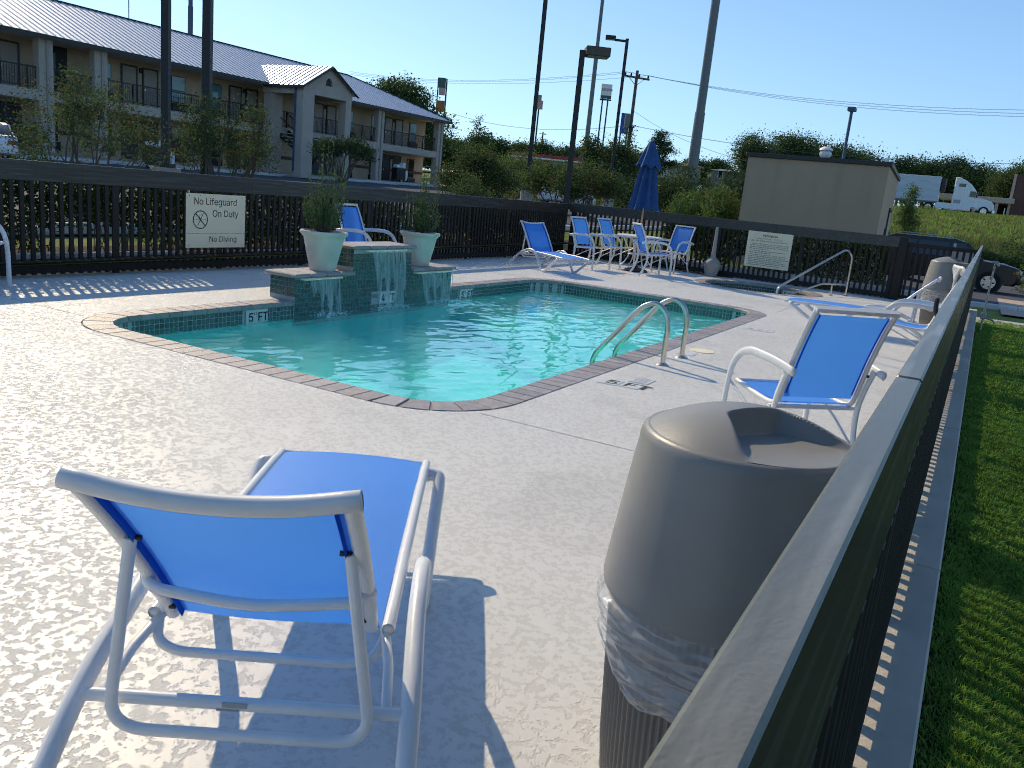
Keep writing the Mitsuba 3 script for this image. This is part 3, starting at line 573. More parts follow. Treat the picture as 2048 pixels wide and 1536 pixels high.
tx.text('Whirlpool', .05, (cx, Y, .955), Xx, Zx, True, .0015, True); tx.text('Hours 7:00 am - 11:00 pm', .032, (cx, Y, .90), Xx, Zx, False, .0015, True); tx.text('Max. Recommended Capacity 4 persons', .030, (cx, Y, .85), Xx, Zx, False, .0015, True)
rng = np.random.default_rng(4); zz = .80; wd = MB()
for k, frac in enumerate([.97, 1, 1, .5, .92, .55, 1, .98, 1, .9, .97, 1, .85]):
    xx = -4.44 + (.03 if k in (0, 4, 6) else 0)
    while xx < -4.44 + .80 * frac:
        w = rng.uniform(.02, .075); wd.box((xx + w / 2, Y - .0005, zz), (w, .001, .014)); xx += w + .013
    zz -= .036 + (.008 if k in (3, 5) else 0)
sg.add('lettering', tx, 'm_ink'); sg.add('small_print', wd, 'm_inkfade', kind='stuff'); sg.place('rules_sign', 'cream whirlpool rules sign with small print on the far fence', 'sign')

# ---------------------------------------------------------------- sling furniture
def lounger_proto(back=52.0):
    p = Proto(); W = .285
    a = math.radians(back); B = lambda s, z=0: np.array([-s * math.cos(a) - .10 * (s / .7) ** 2 * math.sin(a) * .6, 0, .315 + s * math.sin(a) - .04 * (s / .7) ** 2])
    bs = [B(s) for s in np.linspace(0.02, .70, 9)]
    def sheet(cl, hw, sag, th=.0025, nw=9):
        c = np.array(cl); yy = np.linspace(-hw, hw, nw); n = len(c); t = np.gradient(c, axis=0); t /= np.linalg.norm(t, axis=1, keepdims=True); nr = np.cross(t, [0, 1, 0]); v = []
        for i in range(n):
            for y in yy: v.append(c[i] + [0, y, 0] + nr[i] * sag * (1 - (y / hw) ** 2))
        i, j = np.meshgrid(np.arange(n - 1), np.arange(nw - 1), indexing='ij'); q = np.stack([i * nw + j, (i + 1) * nw + j, (i + 1) * nw + j + 1, i * nw + j + 1], -1).reshape(-1, 4); return MB().add(v, q)
    seat = [np.array([x, 0, .315 + .015 * math.cos((x - .6) * 2.2)]) for x in np.linspace(-.01, 1.285, 12)]
    p.add('seat_sling', sheet(seat, W - .018, .012), 'm_sling', True); p.add('back_sling', sheet(bs, W - .050, .012), 'm_sling', True)
    hem = MB()
    for y in (-1, 1): hem.tube(np.array(bs) + [0, y * (W - .072), 0], .02, 6, .002, up=(0, 1, 0))
    p.add('hem', hem, 'm_sling_edge', True)
    for y in (-1, 1): p.add('seat_rail', MB().tube(np.array(seat) + [0, y * W, -.004], .017, 10), 'm_white', True)
    p.add('front_bar', MB().tube([(1.285, -W, .31), (1.29, 0, .305), (1.285, W, .31)], .012, 8), 'm_white', True)
    sides = np.array([B(s) for s in np.linspace(0, .72, 10)])
    for y in (-1, 1): p.add('back_rail', MB().tube(sides + [0, y * (W - .042), 0], .018, 10), 'm_white', True)
    e = B(.72); p.add('top_bar', MB().tube(arc([e + [0, y, -.03 * (1 - (y / .262) ** 2)] for y in (-.262, -.13, 0, .13, .262)], 4), .020, 10), 'm_white', True)
    m = B(.22); p.add('back_brace', MB().tube(fillet([m + [0, -W + .03, 0], m + [-.045, -W + .06, -.01], m + [-.06, 0, -.03], m + [-.045, W - .06, -.01], m + [0, W - .03, 0]], .08), .0135, 9), 'm_white', True)
    for y in (-1, 1):
        pts = arc([(-.60, y * .378, .012), (-.42, y * .372, .125), (-.22, y * .365, .245), (.0, y * .352, .325), (.15, y * .348, .358), (.30, y * .345, .345), (.44, y * .342, .265), (.55, y * .34, .14), (.64, y * .338, .045), (.715, y * .337, .022), (.80, y * .337, .05), (1.02, y * .342, .18), (1.18, y * .345, .282), (1.205, y * .325, .297), (1.21, y * .29, .30)], 5)
        p.add('leg', MB().tube(pts, .0235, 10), 'm_white', True)
    p.add('cross_bar', MB().tube([(-.235, -.355, .235), (-.235, .355, .235)], .0155, 10), 'm_white', True)
    t = B(.44); p.add('prop', MB().tube(fillet([t + [-.012, -.222, 0], (-.275, -.285, .185), (-.275, .285, .185), t + [-.012, .222, 0]], .085, 7), .0135, 9), 'm_white', True)
    p.add('under_brace', MB().tube(fillet([(.03, -W, .31), (-.05, -W + .02, .265), (-.06, -W + .07, .245), (-.06, W - .07, .245), (-.05, W - .02, .265), (.03, W, .31)], .06), .0125, 9), 'm_white', True)
    for y in (-1, 1): p.add('side_brace', MB().tube([(.02, y * (W - .01), .30), (-.11, y * .30, .275), (-.235, y * .312, .235)], .0125, 9), 'm_white', True)
    p.add('front_brace', MB().tube(arc([(1.19, -.345, .295), (1.17, -.17, .262), (1.17, 0, .25), (1.17, .17, .262), (1.19, .345, .295)], 4), .013, 8), 'm_white', True)
    for y in (-1, 1): q = B(.06); b = MB().tube([q + [-.012, y * (W - .064), -.004], q + [-.012, y * (W - .05), -.004]], .007, 8); p.add('bolt', b, 'm_black', True); q = B(.44); b = MB().tube([q + [-.012, y * (W - .085), 0], q + [-.012, y * (W - .06), 0]], .006, 8); p.add('bolt', b, 'm_black', True)
    return p
def dirdeg(x, y): return math.degrees(math.atan2(y, x))
lp = lounger_proto(); lp.add('sticker', MB().box((-.2505, .02, .241), (.002, .055, .012)).box((-.2505, .035, .228), (.002, .05, .004)), 'm_markgrey')
G1 = 'blue sling loungers round the pool'
lp.place('lounger', 'white framed blue sling lounger seen from behind, nearest the camera at lower left', 'lounger', G1, tw(-1.352, 1.405, 0, dirdeg(-.514, .858)))
lp.place('lounger', 'blue sling lounger by the left fence, beyond the fountain', 'lounger', G1, tw(-7.39, 14.51, 0, dirdeg(.83, -.55)))
lp.place('lounger', 'blue sling lounger stretched toward the pool, beside the far bin on the right', 'lounger', G1, tw(-.92, 11.98, 0, 180))
def chair_proto():
    p = Proto(); W = .235
    prof = arc([(.235, 0, .435), (.15, 0, .425), (0, 0, .41), (-.15, 0, .405), (-.205, 0, .425), (-.235, 0, .48), (-.30, 0, .68), (-.37, 0, .85), (-.43, 0, .965)], 4)
    def strip(c, hw, nw=7):
        yy = np.linspace(-hw, hw, nw); v = np.array([pt + [0, y, 0] for pt in c for y in yy]); n = len(c); i, j = np.meshgrid(np.arange(n - 1), np.arange(nw - 1), indexing='ij')
        return MB().add(v, np.stack([i * nw + j, (i + 1) * nw + j, (i + 1) * nw + j + 1, i * nw + j + 1], -1).reshape(-1, 4))
    p.add('seat_sling', strip(prof[:17], W - .012), 'm_sling', True); p.add('back_sling', strip(prof[19:-1], W - .02), 'm_sling', True)
    hem = MB()
    for y in (-1, 1): hem.tube(prof[20:-1] + [0, y * (W - .03), 0], .012, 6, .002, up=(0, 1, 0))
    p.add('hem', hem, 'm_sling_edge', True)
    for y in (-1, 1): p.add('side_rail', MB().tube(prof + [0, y * W, 0], .0155, 8), 'm_white', True)
    p.add('top_bar', MB().bar((-.432, -W - .012, .967), (-.432, W + .012, .967), .022, .036, (1, 0, .4)), 'm_white'); p.add('front_bar', MB().tube([(.235, -W, .435), (.24, W, .435)], .012, 8), 'm_white', True)
    p.add('rear_bar', MB().bar((-.20, -.275, .395), (-.20, .275, .395), .025, .02), 'm_white')
    for y in (-1, 1):
        p.add('arm', MB().tube(arc([(-.385, y * .275, .622), (-.28, y * .28, .640), (-.10, y * .285, .652), (.06, y * .287, .648), (.17, y * .287, .60), (.235, y * .287, .50), (.258, y * .287, .34), (.262, y * .287, .15), (.265, y * .287, .0)], 4), .024, 10, .013, up=(0, 1, 0)), 'm_white', True)
        p.add('rear_leg', MB().tube(arc([(-.315, y * .262, .635), (-.265, y * .262, .52), (-.235, y * .262, .40), (-.245, y * .262, .24), (-.30, y * .262, .10), (-.36, y * .262, .0)], 4), .021, 10, .012, up=(0, 1, 0)), 'm_white', True)
        p.add('side_brace', MB().tube([(-.24, y * .25, .20), (-.05, y * .262, .30), (.235, y * .275, .425)], .008, 6), 'm_white', True)
    for y in (-1, 1): p.add('bolt', MB().tube([(-.285, y * .238, .60), (-.29, y * .255, .60)], .008, 8), 'm_black', True)
    return p
cp = chair_proto(); G2 = 'blue sling chairs on the pool deck'
for x, y, d, s, l in [(-.80, 4.94, dirdeg(-.68, .73), 1.0, 'blue sling armchair seen from behind, by the near bin and the fence'),
    (-.57, 9.83, 180, 1.0, 'blue sling armchair half hidden by the fence top, in front of the far bin'),
    (-7.45, 9.35, dirdeg(1, .05), 1.02, 'blue sling armchair behind the tiled fountain, between the two urns'),
    (-7.0, 16.0, dirdeg(.97, -.22), 1.03, 'leftmost blue chair of the group at the white table, next to the lounger'),
    (-6.9, 17.15, dirdeg(.96, -.15), 1.03, 'narrow looking blue chair behind the leftmost one, left of the white table'),
    (-5.80, 16.4, dirdeg(.75, .66), 1.03, 'blue chair in front of the white table with its back to the umbrella pole'),
    (-5.93, 17.85, dirdeg(-.25, -.97), 1.03, 'rightmost blue chair of the table group, facing the pool'),
    (-8.34, 4.45, dirdeg(.8, .6), 1.0, 'blue sling chair cut by the left edge of the picture, by the fence')]:
    cp.place('sling_chair', l, 'chair', G2, tw(x, y, 0, d, s))
tb = Proto(); tb.add('top', MB().lathe([(0, .712), (.45, .712), (.468, .72), (.468, .738), (.45, .744), (0, .744)], 40), 'm_white', 40)
for k in range(4):
    a = math.pi / 4 + k * math.pi / 2; e = np.array([math.cos(a), math.sin(a), 0])
    tb.add('leg', MB().tube(arc([e * .36 + [0, 0, .705], e * .30 + [0, 0, .60], e * .22 + [0, 0, .45], e * .20 + [0, 0, .34], e * .27 + [0, 0, .20], e * .36 + [0, 0, .10], e * .39 + [0, 0, .0]], 4), .013, 8), 'm_white', True)
a = np.linspace(0, 2 * np.pi, 33); tb.add('ring', MB().tube(np.stack([.205 * np.cos(a), .205 * np.sin(a), a * 0 + .36], 1), .009, 8), 'm_white', True)
tb.place('patio_table', 'round white patio table under the folded umbrella', 'table', None, tw(-6.30, 16.78))
um = Proto(); um.add('base', MB().lathe([(0, 0), (.24, 0), (.25, .02), (.22, .05), (.06, .09), (.035, .12), (.035, .30), (0, .30)], 32), 'm_black', 40)
um.add('pole', MB().tube([(0, 0, .05), (0, 0, 2.66)], .019, 12), 'm_wood', True)
um.add('finial', MB().lathe([(0, 2.74), (.02, 2.735), (.034, 2.70), (.03, 2.67), (.015, 2.65), (.02, 2.62)], 14), 'm_wood', True)
na, nz = 128, 40; A, U = np.meshgrid(np.arange(na) / na * 2 * np.pi, np.linspace(0, 1, nz), indexing='ij')
def folds(k, ph): return np.abs(np.sin(A * k / 2 + ph + .35 * np.sin(U * 3 + A)))
R = .04 + .305 * U ** .8; R = R * (1 - .42 * folds(8, .3) ** 1.5 * np.minimum(1, U * 2.5)) + .012 * (meshkit.noise(np.stack([A * 3, U * 6, A * 0], -1), 2) - .5)
R[:, -3:] += .02 * np.linspace(0, 1, 3)
Z = 2.58 - U * 1.28 + .03 * np.sin(A * 8) * U ** 3
def closed_sheet(R, Z):
    v = np.stack([R * np.cos(A[:, :R.shape[1]]), R * np.sin(A[:, :R.shape[1]]), Z], -1).reshape(-1, 3); m = R.shape[1]; i, j = np.meshgrid(np.arange(na), np.arange(m - 1), indexing='ij'); i2 = (i + 1) % na
    return MB().add(v, np.stack([i * m + j, i * m + j + 1, i2 * m + j + 1, i2 * m + j], -1).reshape(-1, 4))
um.add('canopy', closed_sheet(R, Z), 'm_umb', True)
Rv = .035 + .235 * U ** .85; Rv = Rv * (1 - .22 * folds(8, .3) ** 1.5 * np.minimum(1, U * 2)) + .012; Zv = 2.64 - U * .50 + .035 * np.sin(A * 8 + .6) * U ** 3
um.add('vent_flap', closed_sheet(Rv, Zv), 'm_umb', True); um.add('tie', MB().tube([(.2, 0, 1.45), (.26, .02, 1.40), (.25, .03, 1.30)], .008, 6), 'm_umb', True)
um.place('patio_umbrella', 'folded dark blue patio umbrella standing through the white table', 'umbrella', None, tw(-6.30, 16.78))
vs = Proto(); vs.add('body', MB().lathe([(0, 0), (.115, 0), (.125, .02), (.165, .16), (.185, .25), (.17, .31), (.12, .365), (.07, .40)], 28), 'm_vase', True); vs.add('neck', MB().lathe([(.075, .395), (.052, .45), (.042, .60), (.034, .85), (.030, 1.00), (.033, 1.045), (.03, 1.06), (0, 1.06)], 20), 'm_vase', True)
vs.add('collar', MB().lathe([(.07, .392), (.082, .398), (.07, .408)], 20), 'm_vase', True); vs.place('ash_receptacle', 'stone coloured long necked smokers urn against the far fence', 'ash urn', None, tw(-5.10, 18.22))
# urns with shrubs
po = Proto()
prof = [(0, 0), (.140, 0), (.150, .012), (.163, .08), (.196, .22), (.222, .34), (.228, .375), (.246, .385), (.252, .40), (.268, .412), (.274, .43), (.266, .445), (.243, .447), (.232, .43), (.225, .40), (0, .40)]
po.add('body', MB().lathe(prof, 64, mod=lambda z, a: 1 + .018 * np.exp(-((z - (.20 + .055 * np.cos(a * 4))) / .018) ** 2) + .012 * np.exp(-((np.sin(a * 2) / .12) ** 2)) * (z > .1) * (z < .36) + .004 * np.sin(a * 28) * (z > .37) * (z < .40)), 'm_pot', 50)
po.add('soil', MB().lathe([(.226, .402), (.12, .412), (0, .415)], 24), 'm_soil', True)
po.place('stone_urn', 'weathered pale urn on the left step of the fountain', 'urn', 'urns on the fountain', tw(-6.60, 7.45, .298)); po.place('stone_urn', 'weathered pale urn on the right step of the fountain', 'urn', 'urns on the fountain', tw(-6.66, 9.42, .293, 40))
def potted(x, y, z, seed, sh, label):
    rng = np.random.default_rng(seed); p = Proto(); st = MB(); pts = []
    for _ in range(58):
        a, r = rng.uniform(0, 2 * np.pi), rng.uniform(.02, .27); h = sh * (rng.uniform(.3, .62) if rng.uniform() < .72 else rng.uniform(.7, 1.0)) * (1.1 - r * 1.5)
        top = np.array([r * math.cos(a), r * math.sin(a), max(h, .12)]); c = arc([(0.03 * math.cos(a), .03 * math.sin(a), 0), top * [.8, .8, .45], top], 8); st.tube(c, np.linspace(.006, .002, len(c)), 4)
        for u in rng.uniform(.3, 1.0, 46): k = u * (len(c) - 1); i = min(int(k), len(c) - 2); pts.append(c[i] * (1 - k + i) + c[i + 1] * (k - i) + rng.normal(size=3) * .014)
    p.add('foliage', MB().add(*leaves(rng, pts, .0155, .9, 2.0)), 'm_leaf'); p.add('stems', st, 'm_bark', kind='stuff'); p.place('potted_shrub', label, 'shrub', None, tw(x, y, z))
potted(-6.60, 7.45, .70, 21, 1.08, 'bushy green shrub growing in the left urn'); potted(-6.66, 9.42, .695, 33, .86, 'bushy green shrub growing in the right urn')
# pool rails
for x, y, l in [(-2.33, 7.20, 'curved stainless grab rail nearer the camera at the pool edge'), (-2.33, 7.75, 'curved stainless grab rail farther from the camera at the pool edge')]:
    p = Proto(); c = arc([(0, 0, 0), (0, 0, .18), (.0, 0, .34), (-.035, 0, .465), (-.12, 0, .535), (-.22, 0, .515), (-.32, 0, .43), (-.47, 0, .24), (-.62, 0, .05), (-.67, 0, -.04), (-.685, 0, -.16), (-.685, 0, -.7)], 6)
    p.add('tube', MB().tube(c, .024, 14), 'm_steel', True); p.add('escutcheon', MB().lathe([(.026, .022), (.034, .02), (.06, .004), (.062, 0)], 24), 'm_steel', True); p.place('grab_rail', l, 'grab rail', 'grab rails of the pool ladder', tw(x, y))
p = Proto(); p.add('rail', MB().tube(fillet([(-3.20, 16.10, -.45), (-3.22, 16.06, .12), (-2.34, 17.66, .915), (-2.24, 17.86, .80), (-2.24, 17.86, 0)], .14, 7), .021, 12), 'm_steel', True)
p.add('brace', MB().tube(fillet([(-3.06, 16.22, -.1), (-3.0, 16.34, .02), (-2.62, 17.25, .225), (-2.25, 17.84, .225)], .1), .017, 10), 'm_steel', True); p.add('strut', MB().tube([(-2.47, 17.49, 0), (-2.47, 17.49, .22)], .019, 10), 'm_steel', True)
e = MB().lathe([(.024, .018), (.055, .004), (.058, 0)], 20, (-2.24, 17.86, 0)).lathe([(.02, .018), (.05, .004), (.052, 0)], 20, (-2.47, 17.49, 0)); p.add('escutcheon', e, 'm_steel', True)
p.place('spa_handrail', 'long sloping stainless handrail leading into the spa', 'handrail')
# bins
def bin_proto(long_bag):
    p = Proto()
    p.add('drum', MB().lathe([(0, .0), (.225, .0), (.232, .01), (.240, .12), (.25, .3), (.262, .5), (.266, .56), (.25, .57)], 720, mod=lambda z, a: 1 + .018 * np.sign(np.sin(a * 90)) * np.abs(np.sin(a * 90)) ** .5 * (z > .015) * (z < .55)), 'm_can_dark', True)
    p.add('hood', MB().lathe([(.255, .53), (.284, .535), (.286, .55), (.277, .63), (.255, .80), (.245, .87), (.243, .895), (.238, .91), (.229, .918), (.222, .917)], 90), 'm_can', 50)
    # domed top with a scooped mouth
    nr, na = 48, 144; Rr, Aa = np.meshgrid(np.linspace(0, 1, nr) * .2245, np.arange(na) / na * 2 * np.pi, indexing='ij'); ca = math.radians(-33); pp = Rr * np.cos(Aa - ca); qq = Rr * np.sin(Aa - ca)
    dome = .917 + .064 * (1 - (Rr / .2245) ** 2.1); floor_ = .918 + .004 * (1 - pp / .22)
    mouth = ss(-.010, .010, pp + .25 * 0 - .005) * ss(.012, -.012, np.abs(qq) - (.070 + .55 * np.maximum(pp, 0)))
    z = dome * (1 - mouth) + floor_ * mouth; v = np.stack([Rr * np.cos(Aa), Rr * np.sin(Aa), z], -1).reshape(-1, 3); i, j = np.meshgrid(np.arange(nr - 1), np.arange(na), indexing='ij'); j2 = (j + 1) % na
    p.add('dome', MB().add(v, np.stack([i * na + j, (i + 1) * na + j, (i + 1) * na + j2, i * na + j2], -1).reshape(-1, 4)), 'm_can', 32)
    # liner folded over the drum
    na, nz = 420, 96; A_, U_ = np.meshgrid(np.arange(na) / na * 2 * np.pi, np.linspace(0, 1, nz), indexing='ij'); low = .60 if long_bag else .40
    cs = np.stack([np.cos(A_) * 2.2, np.sin(A_) * 2.2, U_ * 1.2], -1); hem = low - .07 * meshkit.noise(cs * [1, 1, 0], 5) + (.10 * np.cos(A_ - 2.6) if not long_bag else 0)
    Zb = .615 - U_ * (.615 - (hem if not long_bag else .16 + .1 * meshkit.noise(cs * [1, 1, 0], 5)))
    wr = meshkit.noise(np.stack([np.cos(A_) * 3 + 9, np.sin(A_) * 3, U_ * 7 + .8 * np.sin(A_ * 2)], -1), 7); wr2 = meshkit.noise(np.stack([np.cos(A_) * 5 + 9, np.sin(A_) * 5, U_ * 19 + 2.5 * A_ / 6.2832 + 1.4 * np.cos(A_)], -1), 8)
    sw = Zb + .05 * np.cos(A_ - 2.6); rdg = (1 - np.abs(2 * meshkit.noise(np.stack([np.cos(A_) * 2 + 9, np.sin(A_) * 2, sw * 34], -1), 11) - 1)) ** 2
    Rb = .007 * rdg * ss(.05, .5, U_) + .250 + .02 * Zb + .036 * np.sin(np.pi * np.minimum(1, U_ * 1.05)) ** .7 * 0 + (.008 + .026 * wr * np.sin(np.pi * U_) ** .6 + .008 * np.abs(2 * wr2 - 1) ** .7 + .002 * meshkit.noise(np.stack([np.cos(A_) * 24 + 9, np.sin(A_) * 24, U_ * 9], -1), 9)) + .03 * (U_ < .2) * (.615 - .5)
    k_ = ss(.50, .535, Zb); Rb = Rb * (1 - k_) + np.minimum(Rb, .268) * k_; Rb = np.maximum(Rb, .2695 - .35 * np.maximum(.5 - Zb, 0) * .1)
    v = np.stack([Rb * np.cos(A_), Rb * np.sin(A_), Zb], -1).reshape(-1, 3); i, j = np.meshgrid(np.arange(na), np.arange(nz - 1), indexing='ij'); i2 = (i + 1) % na
    p.add('liner', MB().add(v, np.stack([i * nz + j, i * nz + j + 1, i2 * nz + j + 1, i2 * nz + j], -1).reshape(-1, 4)), 'm_bag', True)
    return p
bin_proto(False).place('litter_bin', 'grey brown domed litter bin with a clear liner, close to the camera by the fence', 'litter bin', None, tw(-.378, 1.865))
bin_proto(True).place('litter_bin', 'smaller looking domed litter bin with a long white liner, far along the right fence', 'litter bin', None, tw(-.41, 14.2, 0, 20, 1.09))
# vacuum hose hung over the fence by the far bin
hz = MB(); rng = np.random.default_rng(2)
for k in range(5):
    y0 = 10.9 + .16 * k; hz.tube(arc([(-.115, y0, .98 - .03 * k), (-.20 - .02 * k, y0 + .10, 1.03), (-.235, y0 + .25, .80), (-.20, y0 + .3, .45), (-.16, y0 + .36, .22), (-.15, y0 + .5, .35), (-.14, y0 + .52, .75), (-.11, y0 + .56, .98)], 5), .019, 8)
single('pool_hose', hz, 'm_hose', True, 'loops of white pool hose hung on the inside of the right fence', 'hose')
single('pole_hook', MB().tube(arc([(-.085, 8.3, .66), (-.16, 8.3, .655), (-.235, 8.3, .67), (-.275, 8.3, .73), (-.28, 8.3, .84)], 5), .02, 10), 'm_black', True, 'black upturned hook fixed to the inside of the right fence', 'hook')
sp = Proto(); sp.add('pipe', MB().tube([(.205, 17.3, -.3), (.205, 17.3, .86)], .017, 10), 'm_galv', True); sp.add('tap', MB().tube(arc([(.205, 17.3, .86), (.205, 17.3, .93), (.24, 17.24, .97), (.27, 17.2, .93)], 4), .022, 8).box((.205, 17.3, 1.0), (.10, .02, .03)), 'm_galv', True)
sp.add('collar', MB().box((.205, 17.3, .03), (.09, .09, .12), 0, .01), 'm_galv'); sp.add('spout', MB().tube([(.205, 17.3, .0), (.36, 17.2, -.02), (.40, 17.18, -.07)], .016, 8), 'm_galv', True); sp.place('standpipe', 'galvanised water standpipe beside the fence on the lawn edge', 'standpipe')
# lawn blades
rng = np.random.default_rng(12); gr = MB(); gd = MB()
for (x0, x1, y0, y1, den, hh, w) in [(.105, .55, .7, 4.2, 30000, .042, .0023), (.105, 1.15, 4.2, 8.5, 13000, .045, .0036), (.11, 1.9, 8.5, 14, 5000, .05, .0065), (.11, 2.6, 14, 20, 2200, .05, .011)]:
    n = int((x1 - x0) * (y1 - y0) * den); x, y = rng.uniform(x0, x1, n), rng.uniform(y0, y1, n)
    keep = (x < .10 + .13 * y + .3) & (rng.uniform(0, 1, n) < ss(.08, .26, x) + .12); x, y = x[keep], y[keep]; n = len(x); tuft = meshkit.noise(np.stack([x * 13, y * 9, x * 0], -1), 3)
    h = hh * (.45 + .8 * tuft) * rng.uniform(.6, 1.3, n); a = rng.uniform(0, 2 * np.pi, n); lean = rng.normal(0, .55, (n, 2)) * h[:, None] + np.stack([tuft - .5, x * 0], 1) * .02
    b = np.stack([x, y, zt(x, y) + .002], 1); e = np.stack([np.cos(a), np.sin(a), a * 0], 1) * (w * rng.uniform(.6, 1.3, n))[:, None]; m = b + np.c_[lean * .35, h * .6]; t = b + np.c_[lean, h]
    v = np.stack([b - e, b + e, m + e * .8, m - e * .8, t], 1).reshape(-1, 3); i = np.arange(n)[:, None] * 5; f = np.vstack([i + [0, 1, 2], i + [0, 2, 3], i + [3, 2, 4]]); dry = rng.uniform(0, 1, n) < .10
    fd = np.tile(dry, 3); gr.add(v, f[~fd]); gd.add(v, f[fd])
p = Proto(); p.add('blades', gr, 'm_grass', kind='stuff'); p.add('dry_blades', gd, 'm_grassdry', kind='stuff'); p.place('grass', 'short green lawn grass along the concrete kerb', 'grass', kind='stuff')
# ---------------------------------------------------------------- motel
MY0, MY1, WX, CX = 15.0, 59.9, -42.7, -41.0
Z0, ZS0, ZS1, ZE = 1.05, 3.42, 3.90, 6.42
mo = Proto()
mo.add('wall', MB().box((WX - 5, (MY0 + 60.1) / 2, (6.3 + .6) / 2), (10, 60.1 - MY0, 5.7)), 'm_stucco')
mo.add('balcony_slab', MB().box((-41.72, (MY0 + MY1) / 2, (ZS0 + ZS1) / 2), (1.9, MY1 - MY0, ZS1 - ZS0), 0, .01), 'm_colstucco')
mo.add('soffit', MB().box((-41.5, (MY0 + 60.2) / 2, 6.33), (2.36, 60.2 - MY0, .08)), 'm_ceiling')
mo.add('belt', MB().box((WX + .03, (MY0 + 60.08) / 2, 2.06), (.05, 60.08 - MY0, .2)), 'm_brownband')
# hipped standing seam roof
ex, rx, zr = -40.25, -46.2, 8.95; ye, yr = 60.35, 54.0
rf = mo.add('roof', MB().add([[ex, MY0, ZE], [ex, ye, ZE], [rx, yr, zr], [rx, MY0, zr], [-52.2, MY0, ZE], [-52.2, ye, ZE]], [[0, 1, 2], [0, 2, 3], [3, 2, 5], [3, 5, 4], [1, 5, 2], [1, 2, 2]]), 'm_roof')
sm = mikit.ply(MB().bar((ex, 0, ZE + .02), (rx, 0, zr + .02), .035, .045, (0, 1, 0)).mesh(), 'm_seam')
y = MY0 + .2
while y < yr: mo.add('seam', sm, None, parent=rf, M=tw(0, y)); y += .42
while y < ye - .1:
    k = 1 - (y - yr) / (ye - yr); mo.add('seam', MB().bar((ex, y, ZE + .02), (ex + (rx - ex) * k, y, ZE + (zr - ZE) * k + .02), .05, .08, (0, 1, 0)), 'm_seam', parent=rf); y += .42
mo.add('ridge_cap', MB().tube([(rx, MY0, zr + .03), (rx, yr, zr + .03), (ex, ye, ZE + .05)], .07, 6), 'm_trim', parent=rf)
mo.add('eave_trim', MB().box((ex - .02, (MY0 + ye) / 2, ZE - .09), (.06, ye - MY0, .16)).box((-46.2, ye, ZE - .09), (12, .06, .16)), 'm_trim', parent=rf)
for y in (25.9, 28.8, 51.7, 59.55):
    c = mo.add('column', MB().box((CX + .02, y, (Z0 + 6.3) / 2), (.5, .72, 6.3 - Z0 + .1), 0, .02), 'm_colstucco'); mo.add('downpipe', MB().box((CX + .31, y + .02, 3.7), (.07, .09, 5.2)), 'm_door', parent=c)  # dark strip on each column paints in its corner shading; no pipe here
# doors, windows and air units on both floors
def door(y, z, up):
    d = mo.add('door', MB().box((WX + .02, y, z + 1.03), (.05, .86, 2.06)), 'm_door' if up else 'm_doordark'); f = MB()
    for s in (-1, 1): f.box((WX + .035, y + s * .47, z + 1.05), (.07, .09, 2.1))
    f.box((WX + .035, y, z + 2.13), (.07, 1.03, .09)); mo.add('frame', f, 'm_trim', parent=d); mo.add('handle', MB().box((WX + .06, y - .36, z + 1.0), (.05, .05, .12), 0, .01), 'm_steel', parent=d)
def window(y, z, up):
    w = mo.add('window', MB().box((WX + .01, y, z + 1.32), (.05, 1.0, 1.5)), 'm_trim')
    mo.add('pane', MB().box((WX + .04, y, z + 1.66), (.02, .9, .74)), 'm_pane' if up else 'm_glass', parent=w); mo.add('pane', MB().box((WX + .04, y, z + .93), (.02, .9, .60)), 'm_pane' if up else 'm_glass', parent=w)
    mo.add('air_unit', MB().box((WX + .10, y, z + .31), (.26, 1.05, .44), 0, .02), 'm_black')
for z, up in ((ZS1, True), (Z0, False)):
    for yb in (16.2, 23.9, 31.85, 39.4, 47.0, 55.05):
        if 40 < yb < 42: continue
        door(yb, z, up); door(yb + 1.35, z, up); window(yb + 3.25, z, up)
        if yb > 20: window(yb - 1.6, z, up)
        l = mo.add('wall_lamp', MB().box((WX + .08, yb + .68, z + 1.98), (.13, .12, .26), 0, .02), 'm_black')
mo.add('stair_opening', MB().box((WX + .012, 27.5, ZS1 + 1.2), (.03, 1.5, 2.3)), 'm_black')
# balcony railing
rl = mo.add('railing', MB().box((-40.98, (MY0 + MY1) / 2, 4.93), (.06, MY1 - MY0, .06)).box((-40.98, (MY0 + MY1) / 2, 4.02), (.05, MY1 - MY0, .05)), 'm_pole'); bl = MB()
for y in np.arange(MY0, MY1, .125): bl.box((-40.98, y, 4.47), (.022, .022, .88))
mo.add('balusters', bl, 'm_pole', parent=rl, kind='stuff')
ps = mikit.ply(MB().box((-40.96, 0, 4.32), (.07, .07, 1.3)).mesh(), 'm_pole')
for y in np.arange(MY0 + .6, MY1, 1.9): mo.add('railing_post', ps, None, parent=rl, M=tw(0, y))
